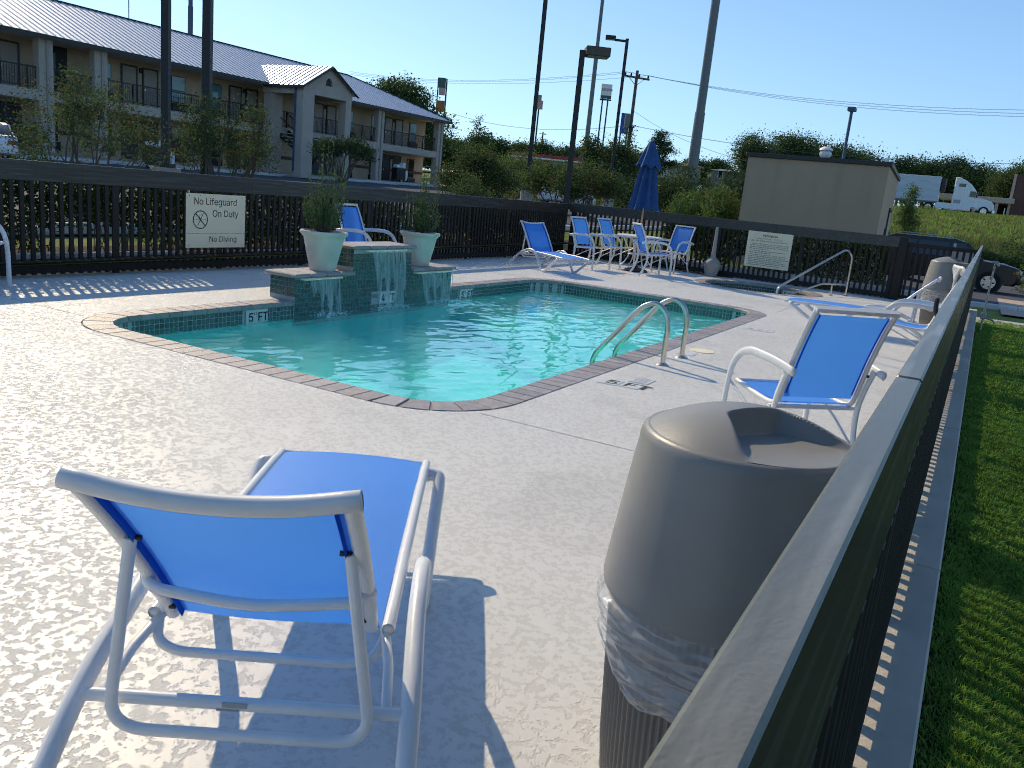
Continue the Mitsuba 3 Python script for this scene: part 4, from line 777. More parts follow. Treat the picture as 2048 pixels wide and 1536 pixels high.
# gabled stair porch
gx, gy0, gy1 = -37.6, 40.05, 44.55; ym = (gy0 + gy1) / 2
for y in (gy0 + .5, gy1 - .3): mo.add('porch_pier', MB().box((gx - .32, y, (Z0 + 6.1) / 2 - .05), (.64, 1.0 if y < 42 else .55, 6.1 - Z0 + .1), 0, .02), 'm_colstucco')
mo.add('porch_pier', MB().box((-40.6, gy0 + .55, (Z0 + 6.1) / 2), (.7, .95, 6.1 - Z0), 0, .02), 'm_colstucco')
mo.add('downpipe', MB().box((gx - .60, gy0 - .05, 3.8), (.09, .09, 5.1)), 'm_poleblue')
gable = Polygon([(gy0, 5.95), (gy1, 5.95), (gy1, 6.4), (ym, 7.72), (gy0, 6.4)]).difference(Polygon([(ym + .32 * math.cos(a), 6.62 + .48 * math.sin(a)) for a in np.linspace(0, np.pi, 14)]))
Mg = np.eye(4); Mg[:3, :3] = np.array([[0, 0, 1], [1, 0, 0], [0, 1, 0]], float); Mg[0, 3] = gx - .35
gb = mo.add('porch_gable', MB().poly(gable, 0, .35, Mg), 'm_colstucco'); mo.add('vent', MB().box((gx - .2, ym, 6.85), (.1, .62, .5)), 'm_doordark', parent=gb)
mo.add('porch_beam', MB().box((-39.4, gy0 + .2, 6.15), (3.2, .4, .55)), 'm_colstucco'); mo.add('porch_beam', MB().box((-39.4, gy1 - .2, 6.15), (3.2, .4, .55)), 'm_colstucco'); mo.add('porch_ceiling', MB().box((-39.4, ym, 6.28), (3.0, gy1 - gy0 - .8, .06)), 'm_ceiling')
pr = mo.add('porch_roof', MB().add([[gx + .25, gy0 - .25, 6.34], [gx + .25, ym, 7.80], [-43.6, ym, 7.80], [-40.3, gy0 - .25, 6.34], [gx + .25, gy1 + .25, 6.34], [-40.3, gy1 + .25, 6.34]], [[0, 1, 2, 3], [1, 4, 5, 2]]), 'm_roof')
for k in range(14):
    x = gx + .2 - .42 * k; t = 1.0 if x > -40.3 else (x + 43.6) / 3.3
    if x < -43.3: break
    for s in (-1, 1): mo.add('seam', MB().bar((x, ym + s * (ym - gy0 + .25) * t, 7.82 - 1.46 * t), (x, ym, 7.82), .05, .08, (1, 0, 0)), 'm_seam', parent=pr)
mo.add('verge_trim', MB().bar((gx + .27, gy0 - .28, 6.27), (gx + .27, ym, 7.74), .05, .16, (1, 0, 0)).bar((gx + .27, ym, 7.74), (gx + .27, gy1 + .28, 6.27), .05, .16, (1, 0, 0)).box((-39, gy0 - .27, 6.26), (3.3, .05, .16)), 'm_trim', parent=pr)
st = mo.add('stair_stringer', MB().bar((-40.9, 40.9, ZS1 - .15), (-38.6, 41.1, 2.45), .08, .3).bar((-40.9, 42.1, ZS1 - .15), (-38.6, 42.1, 2.45), .08, .3).bar((-38.5, 42.4, 2.4), (-40.8, 43.9, Z0), .08, .3).box((-38.5, 42.0, 2.42), (1.1, 2.4, .16)), 'm_black')
for k in range(7): u = k / 6; mo.add('tread', MB().box((-40.8 + 2.2 * u, 41.5, ZS1 - .1 - 1.35 * u), (.32, 1.15, .05)), 'm_ceiling', parent=st)
mo.add('stair_rail', MB().tube([(-40.9, 40.9, 4.9), (-38.6, 41.0, 3.4), (-38.1, 42.0, 3.4), (-38.4, 43.0, 3.35), (-40.7, 44.0, 2.0)], .035, 6).tube([(-40.9, 42.1, 4.9), (-38.9, 42.1, 3.5)], .035, 6), 'm_pole', parent=st)
mo.place('motel', 'two storey tan motel with blue grey metal roof and balcony, behind the parking lot', 'motel')
def cart(x, y, d, label):
    z = float(zt(x, y)) + (.16 if x < -39.3 else .02); p = Proto()
    p.add('body', MB().box((0, 0, .62), (1.15, .5, .85), 0, .02), 'm_black'); p.add('tray', MB().box((0, 0, 1.07), (1.2, .54, .04), 0, .01), 'm_galv')
    for k, (u, h, w) in enumerate([(-.36, .22, .4), (.05, .14, .3), (.40, .38, .32)]): p.add('towel_stack', MB().box((u, 0, 1.10 + h / 2), (w, .4, h), .05 * k, .03), 'm_towel')
    p.add('laundry_bag', MB().lathe([(0, .12), (.16, .13), (.22, .3), (.24, .6), (.2, .9), (0, .95)], 14, (.78, 0, 0)), 'm_towel', True); p.add('bag', MB().lathe([(0, .1), (.14, .12), (.18, .25), (.1, .42), (0, .44)], 12, (.55, .38, 0)), 'm_towel', True)
    for a in (-.45, .45):
        for b in (-.2, .2): p.add('wheel', MB().tube([(a, b - .02, .09), (a, b + .02, .09)], .09, 12), 'm_rubber')
    p.place('linen_cart', label, 'cart', None, tw(x, y, z, d))
cart(-41.4, 55.1, 90, 'housekeeping cart stacked with white linen near the right end of the motel'); cart(-36.6, 28.9, 95, 'housekeeping cart with pale linen behind the leftmost lamp post')

# ---------------------------------------------------------------- shed
sh = Proto(); x0, x1, y0, y1, zb, zt1 = -5.86, -2.42, 23.0, 29.7, -.4, 2.86
sh.add('wall', MB().box(((x0 + x1) / 2, (y0 + y1) / 2, (zb + zt1) / 2), (x1 - x0, y1 - y0, zt1 - zb)), 'm_shed')
r = sh.add('roof', MB().box(((x0 + x1) / 2, (y0 + y1) / 2, zt1 + .055), (x1 - x0 + .12, y1 - y0 + .12, .11), 0, .01), 'm_black')
d = sh.add('door', MB().box((x1 + .02, 27.6, .75), (.05, 1.0, 2.2), 0, .01), 'm_door'); sh.add('frame', MB().box((x1 + .012, 27.05, .77), (.06, .07, 2.26)).box((x1 + .012, 28.15, .77), (.06, .07, 2.26)).box((x1 + .012, 27.6, 1.93), (.06, 1.17, .07)), 'm_trim', parent=d)
sh.add('handle', MB().box((x1 + .08, 27.25, .75), (.06, .05, .2), 0, .01), 'm_steel', parent=d); sh.add('notice', MB().box((x1 + .006, 26.6, 1.25), (.02, .16, .26)), 'm_black'); sh.add('notice', MB().box((x1 + .055, 27.8, .15), (.02, .2, .3)), 'm_red')
sh.place('utility_shed', 'windowless tan stucco utility building with a flat black roof', 'shed', None, T().translate([-2.42, 23., 0]) @ T().rotate([0, 0, 1], 3.2) @ T().translate([2.42, -23., 0]))
v = Proto(); cx, cy = -4.35, 25.2; v.add('stack', MB().tube([(cx, cy, 2.9), (cx, cy, 3.12)], .10, 16), 'm_signwhite', True)
v.add('cap', MB().lathe([(0, 3.42), (.08, 3.415), (.17, 3.36), (.19, 3.32), (.16, 3.31)], 20, (cx, cy, 0)).lathe([(.10, 3.30), (.16, 3.26), (.17, 3.2), (.14, 3.15), (.1, 3.12)], 20, (cx, cy, 0), mod=lambda z, a: 1 + .07 * np.sin(a * 12)), 'm_signwhite', 40); v.place('roof_vent', 'white turbine vent on the roof of the tan building', 'roof vent')
v = Proto(); v.add('post', MB().box((-2.6, 24.1, 3.05), (.05, .05, .3)).box((-2.68, 24.3, 3.02), (.05, .05, .26)), 'm_signwhite'); v.place('roof_pipe', 'pair of short white pipes at the right corner of the tan building roof', 'pipe')

# ---------------------------------------------------------------- vehicles
def slab_loft(prof, w, inset=.05, tum=None):
    """A side profile (x, z) swept across the width, its flanks rounded; tum(z) narrows it with height."""
    pr = np.array(prof, float); c = pr.mean(0); mb = MB(); rings = []
    for y, s in ((-w / 2, .94), (-w / 2 + inset, .985), (-w / 2 + 2.5 * inset, 1), (w / 2 - 2.5 * inset, 1), (w / 2 - inset, .985), (w / 2, .94)):
        q = c + (pr - c) * s; k = 1 if tum is None else tum(q[:, 1]); rings.append(np.stack([q[:, 0], y * k * np.ones(len(q)), q[:, 1]], 1))
    n = len(pr); v = np.vstack(rings); f = []
    for r_ in range(5):
        for i in range(n): j = (i + 1) % n; f += [[r_ * n + i, r_ * n + j, (r_ + 1) * n + j, (r_ + 1) * n + i]]
    t, tf = trimesh.creation.triangulate_polygon(Polygon(pr), engine='earcut')
    idx = [int(np.argmin(((pr - q) ** 2).sum(1))) for q in t]; mb.add(v, f)
    mb.add(rings[0], [[idx[a] for a in x] for x in tf]); mb.add(rings[-1], [[idx[a] for a in x[::-1]] for x in tf]); return mb
def wheel(p, x, y, r, w=.2):
    k = p.add('wheel', MB().tube([(x, y - w / 2, r), (x, y + w / 2, r)], r, 28), 'm_rubber', 40); s = 1 if y > 0 else -1
    rm = MB().tube([(x, y + s * w * .3, r), (x, y + s * (w / 2 + .005), r)], r * .62, 20)
    p.add('rim', rm, 'm_chrome', 40, parent=k)
    for i in range(5):
        a = i * 2 * np.pi / 5; p.add('spoke', MB().bar((x + .12 * math.cos(a), y + s * (w / 2 + .008), r + .12 * math.sin(a)), (x + r * .55 * math.cos(a), y + s * (w / 2 + .008), r + r * .55 * math.sin(a)), .05, .012, (0, 1, 0)), 'm_black', parent=k)
def car(kind, paint):
    p = Proto()
    if kind == 'suv':
        L, w, r, wb = 4.75, 1.86, .37, 2.85
        body = [(-2.33, .42), (-2.38, .60), (-2.36, .95), (-2.28, 1.08), (1.05, 1.10), (1.9, 1.02), (2.28, .92), (2.38, .72), (2.36, .45), (2.2, .32), (-2.1, .32)]
        glass = [(-2.25, 1.05), (-2.05, 1.62), (-1.75, 1.70), (.25, 1.70), (.55, 1.62), (1.2, 1.08)]; roof = [(-2.06, 1.63), (-1.75, 1.725), (.22, 1.725), (.55, 1.64), (.5, 1.6), (-2.0, 1.58)]
        pil = [(-2.18, 1.08, -2.0, 1.63), (-1.05, 1.08, -.98, 1.68), (.05, 1.08, .05, 1.68), (1.12, 1.1, .55, 1.62)]
    else:
        L, w, r, wb = 4.7, 1.78, .32, 2.7
        body = [(-2.30, .38), (-2.36, .55), (-2.33, .82), (-2.26, .98), (-1.55, 1.02), (.95, .95), (1.9, .86), (2.25, .72), (2.34, .5), (2.26, .3), (-2.1, .28)]
        glass = [(-1.75, .98), (-1.15, 1.36), (-.7, 1.43), (.05, 1.43), (.4, 1.35), (1.1, .94)]; roof = [(-1.15, 1.365), (-.7, 1.45), (.05, 1.45), (.42, 1.36), (.36, 1.33), (-1.1, 1.34)]
        pil = [(-1.68, 1.0, -1.1, 1.37), (-.75, .98, -.65, 1.43), (.2, .97, .2, 1.40), (1.05, .97, .4, 1.36)]
    tum = lambda z: 1 - .17 * np.clip((z - 1.0) / .7, 0, 1); zt2 = max(q[1] for q in glass)
    p.add('body', slab_loft(body, w), paint, 35); p.add('windows', slab_loft(glass, w - .10, .05, tum), 'm_glass', 35); p.add('roof', slab_loft(roof, w - .07, .05, tum), paint, 35)
    pb = MB()
    for xa, za, xb, zb2 in pil:
        for s in (-1, 1): pb.bar((xa, s * (w / 2 - .045) * float(tum(za)), za), (xb, s * (w / 2 - .045) * float(tum(zb2)), zb2), .07, .05, (0, 1, 0))
    p.add('pillars', pb, paint)
    for x in (-wb / 2 - .02, wb / 2):
        for s in (-1, 1): wheel(p, x, s * (w / 2 - .09), r); p.add('wheel_arch', MB().tube([(x, s * (w / 2 - .2), r + .02), (x, s * (w / 2 + .002), r + .02)], r + .07, 24), 'm_black', 40)
    xf, xr = body[7][0], body[1][0]
    for s in (-1, 1):
        h = p.add('headlight', MB().box((xf - .10, s * (w / 2 - .26), body[7][1] + .06), (.22, .42, .20), 0, .05), 'm_lens', 40); p.add('indicator', MB().box((xf - .20, s * (w / 2 - .05), body[7][1] + .06), (.2, .10, .15), 0, .03), 'm_amber', 40, parent=h)
        p.add('tail_lamp', MB().box((xr + .06, s * (w / 2 - .18), body[2][1] - .07), (.12, .34, .16), 0, .03), 'm_redlens', 40); p.add('mirror', MB().box((.85 if kind == 'suv' else .7, s * (w / 2 + .06), body[4][1] + .05), (.14, .2, .15), 0, .04), paint, 40)
    p.add('grille', MB().box((xf - .02, 0, body[7][1] + .02), (.06, .8, .14), 0, .02), 'm_chrome'); p.add('bumper', MB().box((xf - .06, 0, .48), (.2, w - .12, .2), 0, .05), 'm_black' if kind == 'suv' else paint, 40)
    p.add('number_plate', MB().box((xr - .01, 0, .78), (.02, .34, .17)), 'm_markplate')
    if kind == 'suv':
        for s in (-1, 1): p.add('roof_rack', MB().tube([(-1.7, s * .62, 1.74), (-1.6, s * .62, 1.79), (.0, s * .62, 1.79), (.1, s * .62, 1.74)], .016, 6), 'm_chrome', True)
    return p
def zl(x, y, d=.02): return float(zt(x, y)) + d
car('suv', 'm_carblack').place('suv', 'black sport utility car on the driveway behind the gate', 'car', None, tw(-1.15, 34.3, -.47, 2))
car('sedan', 'm_carwhite').place('parked_car', 'white sedan seen from behind at the left edge, in front of the motel', 'car', None, tw(-33.35, 18.55, zl(-33.35, 18.55), 158))
car('sedan', 'm_carwhite').place('parked_car', 'white car mostly hidden by bushes, beyond the far left fence corner', 'car', None, tw(-21.6, 45.0, zl(-21.6, 45, .02), 92))
t = Proto(); ZT = 3.69
t.add('trailer', MB().box((-7.6, 0, 2.55), (13.4, 2.5, 2.75), 0, .04), 't' and 'm_trailer'); t.add('trailer_rail', MB().box((-7.6, 0, 1.12), (13.4, 2.4, .16)), 'm_polegrey'); t.add('cooling_unit', MB().box((-.62, 0, 3.05), (.5, 1.9, 1.5), 0, .08), 'm_black')
t.add('cab', slab_loft([(.55, .75), (.55, 4.0), (.9, 4.02), (1.6, 3.72), (2.25, 3.3), (2.75, 2.75), (3.0, 2.35), (3.05, .75)], 2.4, .08), 'm_carwhite', 35); t.add('bonnet', slab_loft([(2.9, .62), (2.9, 1.98), (3.6, 1.88), (4.5, 1.62), (4.85, 1.30), (4.9, .62)], 2.1, .1), 'm_carwhite', 35)
t.add('fairing', MB().box((.75, 0, .78), (3.6, 2.45, .66), 0, .06), 'm_carwhite'); t.add('bumper', MB().box((4.85, 0, .55), (.3, 2.3, .4), 0, .06), 'm_chrome')
for s in (-1, 1):
    t.add('side_window', MB().box((2.55, s * 1.205, 2.25), (.62, .02, .62)), 'm_glass'); t.add('sleeper_window', MB().box((1.35, s * 1.205, 3.15), (.7, .02, .36), 0, .0), 'm_glass'); t.add('mirror', MB().box((2.95, s * 1.38, 2.2), (.12, .2, .65), 0, .03), 'm_black'); t.add('hatch', MB().box((1.1, s * 1.207, 1.35), (.7, .02, .4)), 'm_markgrey')
t.add('windscreen', MB().bar((2.72, 0, 2.82), (3.06, 0, 2.05), 1.9, .04, (1, 0, 0.3)), 'm_glass')
for x in (3.9, -.6, -1.75, -12.2, -13.4):
    for s in (-1, 1): wheel(t, x, s * 1.02, .51, .34)
t.place('lorry', 'white articulated lorry with a long box trailer on the highway at right', 'lorry', None, tw(-4.9, 110.0, ZT, 0))

# ---------------------------------------------------------------- lamp posts, sign poles, wires
def lamp_post(name, x, y, top, w, label, head=None, base=None, m='m_pole', group='lamp posts round the motel'):
    z0 = zl(x, y, 0); p = Proto()
    if base: p.add('footing', MB().tube([(x, y, z0 - .1), (x, y, z0 + base[1])], base[0] / 2 * 1.1, 4 if base[0] < 0 else 20), 'm_concrete', 30); p.add('base_plate', MB().box((x, y, z0 + base[1] + .05), (w * 2, w * 2, .1), .4, .01), m)
    p.add('pole', MB().box((x, y, (z0 + top) / 2), (w, w, top - z0), .45, .01), m)
    for (dx, dy, s, arm) in head or []:
        if arm: p.add('arm', MB().bar((x, y, top - .12), (x + dx, y + dy, top - .1), .1, .1), m)
        h = p.add('head', MB().box((x + dx * 1.35, y + dy * 1.35, top - .02), (s, s * .8, s * .36), math.atan2(dy, dx), .02), 'm_lamp' if s > .7 else m); p.add('lens', MB().box((x + dx * 1.35, y + dy * 1.35, top - .02 - s * .185), (s * .8, s * .6, .02), math.atan2(dy, dx)), 'm_pane', parent=h)
    p.place(name, label, 'lamp post', group)
lamp_post('lamp_post', -17.16, 13.77, 8.6, .17, 'leftmost tall dark post on a concrete footing, in front of the motel', [(.4, .3, .5, True)], (.62, .80))
lamp_post('lamp_post', -15.08, 13.14, 8.6, .175, 'second tall dark post from the left, rising out of the frame', [(.4, .3, .5, True)])
lamp_post('lamp_post', -19.97, 36.95, 12.6, .20, 'tall dark post on a pale footing left of the square lamp', [(.45, .3, .6, True)], (.56, .85))
lamp_post('lamp_post', -13.01, 27.03, 6.2, .19, 'shorter dark post carrying a big square brown lamp head', [(.31, .20, .82, False)])
lamp_post('lamp_post', -17.16, 40.52, 9.15, .15, 'dark post with a small lamp arm pointing left, behind the square lamp', [(-.55, -.25, .5, True)], (.56, .85))
lamp_post('lamp_post', -9.1, 59.31, 8.55, .16, 'lone bluish lamp post with a boxy head above the tan building', [(.0, .02, .62, False)], None, 'm_poleblue')
def sign_pole(name, x, y, top, r0, r1, label, m='m_polegrey', split=None):
    z0 = zl(x, y, -.1); p = Proto(); s = split or (z0 + top) / 2
    p.add('lower_pole', MB().tube([(x, y, z0), (x, y, s)], [r0, r0 + (r1 - r0) * .45], 20), m, 40); p.add('upper_pole', MB().tube([(x, y, s - .2), (x, y, top)], [(r0 + r1) * .45, r1], 20), m, 40); p.place(name, label, 'pole')
sign_pole('sign_pole', -37.75, 81.7, 30, .26, .15, 'slim grey pole rising out of the frame behind the square lamp')
sign_pole('sign_pole', -18.32, 57.13, 28, .39, .26, 'thick grey pole rising out of the frame right of the umbrella', 'm_polegrey', 7.7)
sign_pole('sign_pole', -72.7, 61.2, 34, .27, .2, 'dark jointed pole rising behind the motel roof', 'm_poleblue', 16.0)
single('antenna_mast', MB().tube([(-76.1, 56.8, 1), (-76.1, 56.8, 22)], .05, 6), 'm_poleblue', False, 'hair thin mast rising behind the motel roof at far left', 'mast')
def facing(x, y): a = math.atan2(y, x); return np.array([math.sin(a), -math.cos(a), 0.0])
def road_sign(name, x, y, posts, panels, label, words=(), m='m_signgreen', turn=.0):
    """A tall roadside sign: posts and panels, turned to face the camera side; panels (u0, u1, z0, z1, material)."""
    e = rotz(turn) @ facing(x, y); nrm = np.array([e[1], -e[0], 0]); deg = math.atan2(e[1], e[0]); z0 = zl(x, y, -.2); p = Proto(); o = np.array([x, y, 0])
    for u, zt2, r in posts: p.add('post', MB().tube([o + e * u + [0, 0, z0], o + e * u + [0, 0, z0 + (zt2 - z0) * .45], o + e * u + [0, 0, zt2]], [r * 1.25, r * 1.1, r], 10), m, 40)
    for u0, u1, za, zb, mm in panels: p.add('panel', MB().box(o + e * (u0 + u1) / 2 + [0, 0, (za + zb) / 2], (u1 - u0, .55, zb - za), deg, .04), mm)
    for s, h, u, z, mm in words: 
        p.add('lettering', MB().text(s, h, o + e * u + [0, 0, z] + nrm * .29, e, (0, 0, 1), True, .03, False), mm)
    p.place(name, label, 'sign')
road_sign('road_sign', -113.3, 164.8, [(-.95, 24.4, .14), (.95, 24.4, .18)], [(-.95, .75, 22.3, 24.5, 'm_signgreen'), (-.7, .72, 20.8, 22.4, 'm_signpink'), (-1.1, .75, 17.2, 19.6, 'm_orange')], 'tall twin post sign with stacked green, pink and orange panels right of the motel')
road_sign('road_sign', -103.8, 194.0, [(0, 22.4, .2)], [(-.5, .5, 23.6, 25.2, 'm_signgrey'), (-1.0, .95, 21.8, 23.9, 'm_signpink')], 'single post sign with a small pinkish panel of stepped outline', (), 'm_signgreen')
road_sign('road_sign', -81.0, 182.85, [(-.65, 23.6, .17), (.55, 23.6, .17)], [(-1.2, 1.2, 24.2, 26.7, 'm_signwhite'), (-1.2, 1.2, 23.6, 24.3, 'm_signgreen'), (-1.3, 1.3, 23.2, 23.5, 'm_pole')], 'white fuel station sign with red letters on two posts', [('EXXON', .50, -1.05, 25.25, 'm_red')])
road_sign('road_sign', -68.8, 166.3, [(-.65, 18.8, .16), (.65, 18.8, .16)], [(-.85, .85, 14.9, 18.9, 'm_bluesign')], 'blue vertical sign with a white mark between the lamp post and the utility pole', [('A', 1.0, -.2, 17.3, 'm_signwhite')])
road_sign('road_sign', -86.5, 186.0, [(.45, 12.0, .12), (-.45, 12.0, .12)], [(-.75, .75, 11.5, 13.0, 'm_orange'), (-.75, .75, 8.0, 11.4, 'm_bluesign')], 'low orange and blue price sign behind the slim grey pole')
up = Proto(); x, y = -30.06, 74.14; e = facing(x, y); e = rotz(.55) @ e; o = np.array([x, y, 0])
up.add('pole', MB().tube([(x, y, 1.0), (x, y, 12.9)], [.20, .13], 12), 'm_bark', True); up.add('cross_arm', MB().bar(o - e * 1.35 + [0, 0, 12.3], o + e * 1.35 + [0, 0, 12.3], .13, .16), 'm_bark')
for u in (-1.2, -.6, .25, 1.2): up.add('insulator', MB().lathe([(0, 12.38), (.07, 12.39), (.09, 12.5), (.05, 12.62), (0, 12.64)], 10, o + e * u), 'm_pole', True)
up.add('transformer', MB().tube([o - e * .42 + [0, 0, 7.9], o - e * .42 + [0, 0, 9.1]], .26, 14), 'm_polegrey', 40); up.add('strut', MB().tube([o + [0, 0, 11.6], o + e * .8 + [0, 0, 12.25]], .03, 6).tube([o + [0, 0, 11.6], o - e * .8 + [0, 0, 12.25]], .03, 6), 'm_galv')
up.place('utility_pole', 'wooden utility pole with a cross arm and transformer, ivy on its lower half', 'utility pole')
u2 = Proto(); x2, y2 = -139.5, 265.6; e2 = facing(x2, y2); o2 = np.array([x2, y2, 0]); u2.add('pole', MB().tube([o2 + [0, 0, 5], o2 + [0, 0, 22]], .25, 8), 'm_bark'); u2.add('cross_arm', MB().bar(o2 - e2 * 1.2 + [0, 0, 21.3], o2 + e2 * 1.2 + [0, 0, 21.3], .2, .2).bar(o2 - e2 * .9 + [0, 0, 19.5], o2 + e2 * .9 + [0, 0, 19.5], .2, .2), 'm_bark'); u2.place('utility_pole', 'tiny distant utility pole with two cross arms above the treetops', 'utility pole')
def wire(a, b, sag, label, r=.014):
    a, b = np.array(a, float), np.array(b, float); t = np.linspace(0, 1, 24)[:, None]; c = a * (1 - t) + b * t; c[:, 2] -= (4 * t * (1 - t))[:, 0] * sag
    single('power_line', MB().tube(c, r, 5), 'm_wire', False, label, 'wire', 'power lines across the sky')
PA = [o + e * u + [0, 0, 12.65] for u in (-1.2, -.6, 1.2)]
wires_left = [[-74.52, 87.59, 14.12], [-74.52, 87.59, 13.94], [-74.51, 87.6, 13.76]]; wires_right = [[0.5, 72.0, 10.47], [0.55, 72.0, 10.24], [0.59, 72.0, 10.03]]
for k, (A_, B_, C_) in enumerate(zip(wires_left, PA, wires_right)):
    wire(A_, B_, .9, ['topmost','middle','lowest'][k] + ' of three thin wires between motel roof and wooden pole top'); wire(B_, C_, .7, ['topmost','middle','lowest'][k] + ' of three thin wires running right from the wooden pole top')
wire([-58.28, 87.34, 9.64], o + [0, 0, 8.2], 1.0, 'lower cable from the motel end to the wooden pole', .02); wire(o + [0, 0, 8.2], [1.3, 74.99, 7.01], .8, 'lower cable from the wooden pole toward the right', .02)
wire(o + [0, 0, 9.5], [-15.25, 60.09, 4.9], .5, 'slanting cable dropping right from the wooden pole', .014)

# ---------------------------------------------------------------- far buildings
st = Proto(); c0, c1 = np.array([-107., 169.3]), np.array([-82.5, 182.0]); tt = (c1 - c0) / np.linalg.norm(c1 - c0); dg = math.degrees(math.atan2(tt[1], tt[0])); Lc = np.linalg.norm(c1 - c0); mid = (c0 + c1) / 2
lb = lambda u, v, z: np.array([*(mid + tt * u + np.array([-tt[1], tt[0]]) * v), z]); rz = math.radians(dg)
st.add('canopy_fascia', MB().box(lb(0, 4, 9.75), (Lc, 8, .75), rz, .03), 'm_red'); st.add('canopy_edge', MB().box(lb(0, 4, 9.2), (Lc - .1, 7.9, .34), rz, .02), 'm_signwhite'); st.add('store', MB().box(lb(1, 12, 7.3), (Lc * .8, 6, 3.6), rz), 'm_signwhite')
for u in np.linspace(-Lc / 2 + 2, Lc / 2 - 2, 5): st.add('column', MB().box(lb(u, 4, 7), (.4, .4, 4.2), rz), 'm_signwhite')
for u in np.linspace(-8, 9, 6): st.add('window', MB().box(lb(u, 8.97, 7.0), (2.0, .06, 1.6), rz), 'm_glassblue')
st.place('fuel_station', 'distant fuel station canopy with a red fascia on the bank', 'fuel station')
def house(x0, y0, x1, y1, z0, h, rh, label, m='m_housewall', seed=1):
    a, b = np.array([x0, y0]), np.array([x1, y1]); t_ = (b - a) / np.linalg.norm(b - a); n_ = np.array([-t_[1], t_[0]]); L_ = np.linalg.norm(b - a); dg_ = math.atan2(t_[1], t_[0]); m_ = (a + b) / 2; p = Proto(); q = lambda u, v, z: np.array([*(m_ + t_ * u + n_ * v), z])
    p.add('wall', MB().box(q(0, 4, z0 + h / 2 - .5), (L_, 8, h + 1), dg_), m); v = [q(-L_ / 2 - .5, -.6, z0 + h), q(L_ / 2 + .5, -.6, z0 + h), q(L_ / 2 - 2, 4, z0 + h + rh), q(-L_ / 2 + 2, 4, z0 + h + rh), q(-L_ / 2 - .5, 8.6, z0 + h), q(L_ / 2 + .5, 8.6, z0 + h)]
    p.add('roof', MB().add(v, [[0, 1, 2, 3], [3, 2, 5, 4], [0, 3, 4, 0], [1, 5, 2, 1], [0, 4, 5, 1]]), 'm_houseroof')
    for k, u in enumerate(np.linspace(-L_ / 2 + 1.5, L_ / 2 - 1.5, max(3, int(L_ / 2.4)))):
        if k % 3 == 1: p.add('door', MB().box(q(u, -.03, z0 + 1.0), (.95, .08, 2.0), dg_), 'm_signwhite' if seed % 2 else 'm_brownwall')
        else: w_ = p.add('window', MB().box(q(u, -.03, z0 + 1.4), (.8, .08, 1.3), dg_), 'm_signwhite'); p.add('pane', MB().box(q(u, -.06, z0 + 1.4), (.65, .06, 1.15), dg_), 'm_glass', parent=w_)
    p.place('house', label, 'house', None)
house(-53.5, 140.0, -44.5, 143.5, 6.0, 2.3, .65, 'low brown house on the bank right of the folded umbrella'); house(-42.6, 143.5, -37.5, 145.5, 6.0, 2.0, .5, 'small low house on the bank between the thick pole and the tan building', 'm_polegrey', 2)
bb = Proto(); bb.add('wall', MB().box((6.6, 128, 6), (10, 12, 6.4)), 'm_brownwall'); bb.add('corner_trim', MB().box((1.55, 121.95, 6), (.3, .3, 6.6)), 'm_housewall'); bb.place('brown_building', 'dark brown building cut by the right edge of the picture', 'building')
cn = Proto(); cn.add('roof', MB().box((-2.2, 124, 6.0), (8.4, 6, .62), 0, .03), 'm_ceiling')
for u in (-4.6, -2.2, .2): cn.add('column', MB().box((u, 121.4, 4.6), (.35, .35, 2.4)), 'm_ceiling')
cn.add('back_wall', MB().box((-2.0, 127.2, 4.6), (8, .4, 2.6)), 'm_brownwall'); cn.place('drive_canopy', 'low flat canopy on posts beside the brown building', 'canopy')
mk = Proto(); mk.add('post', MB().box((1.0, 105.6, 4.1), (.08, .08, 1.1)), 'm_signwhite'); mk.place('marker_post', 'thin white marker post on the bank in front of the lorry', 'post')
# utility boxes on the driveway edge
ub = Proto(); ub.add('cabinet', MB().box((-.42, 22.2, .42), (.55, .4, 1.3), 0, .02), 'm_signgrey'); ub.add('knob', MB().tube([(-.62, 22.1, 1.1), (-.62, 22.1, 1.2)], .03, 10), 'm_galv'); ub.place('meter_box', 'pale grey cabinet just behind the gate beside the far bin', 'cabinet')
rk = trimesh.creation.icosphere(subdivisions=3); rv = np.array(rk.vertices); rv = rv * [.55, .4, .28] * (.85 + .3 * meshkit.noise(rv * 2, 3))[:, None]
single('boulder', MB().add(rv + [2.15, 46, -.42], rk.faces), 'm_bark', True, 'dark rounded boulder on the grass beyond the black car', 'boulder')

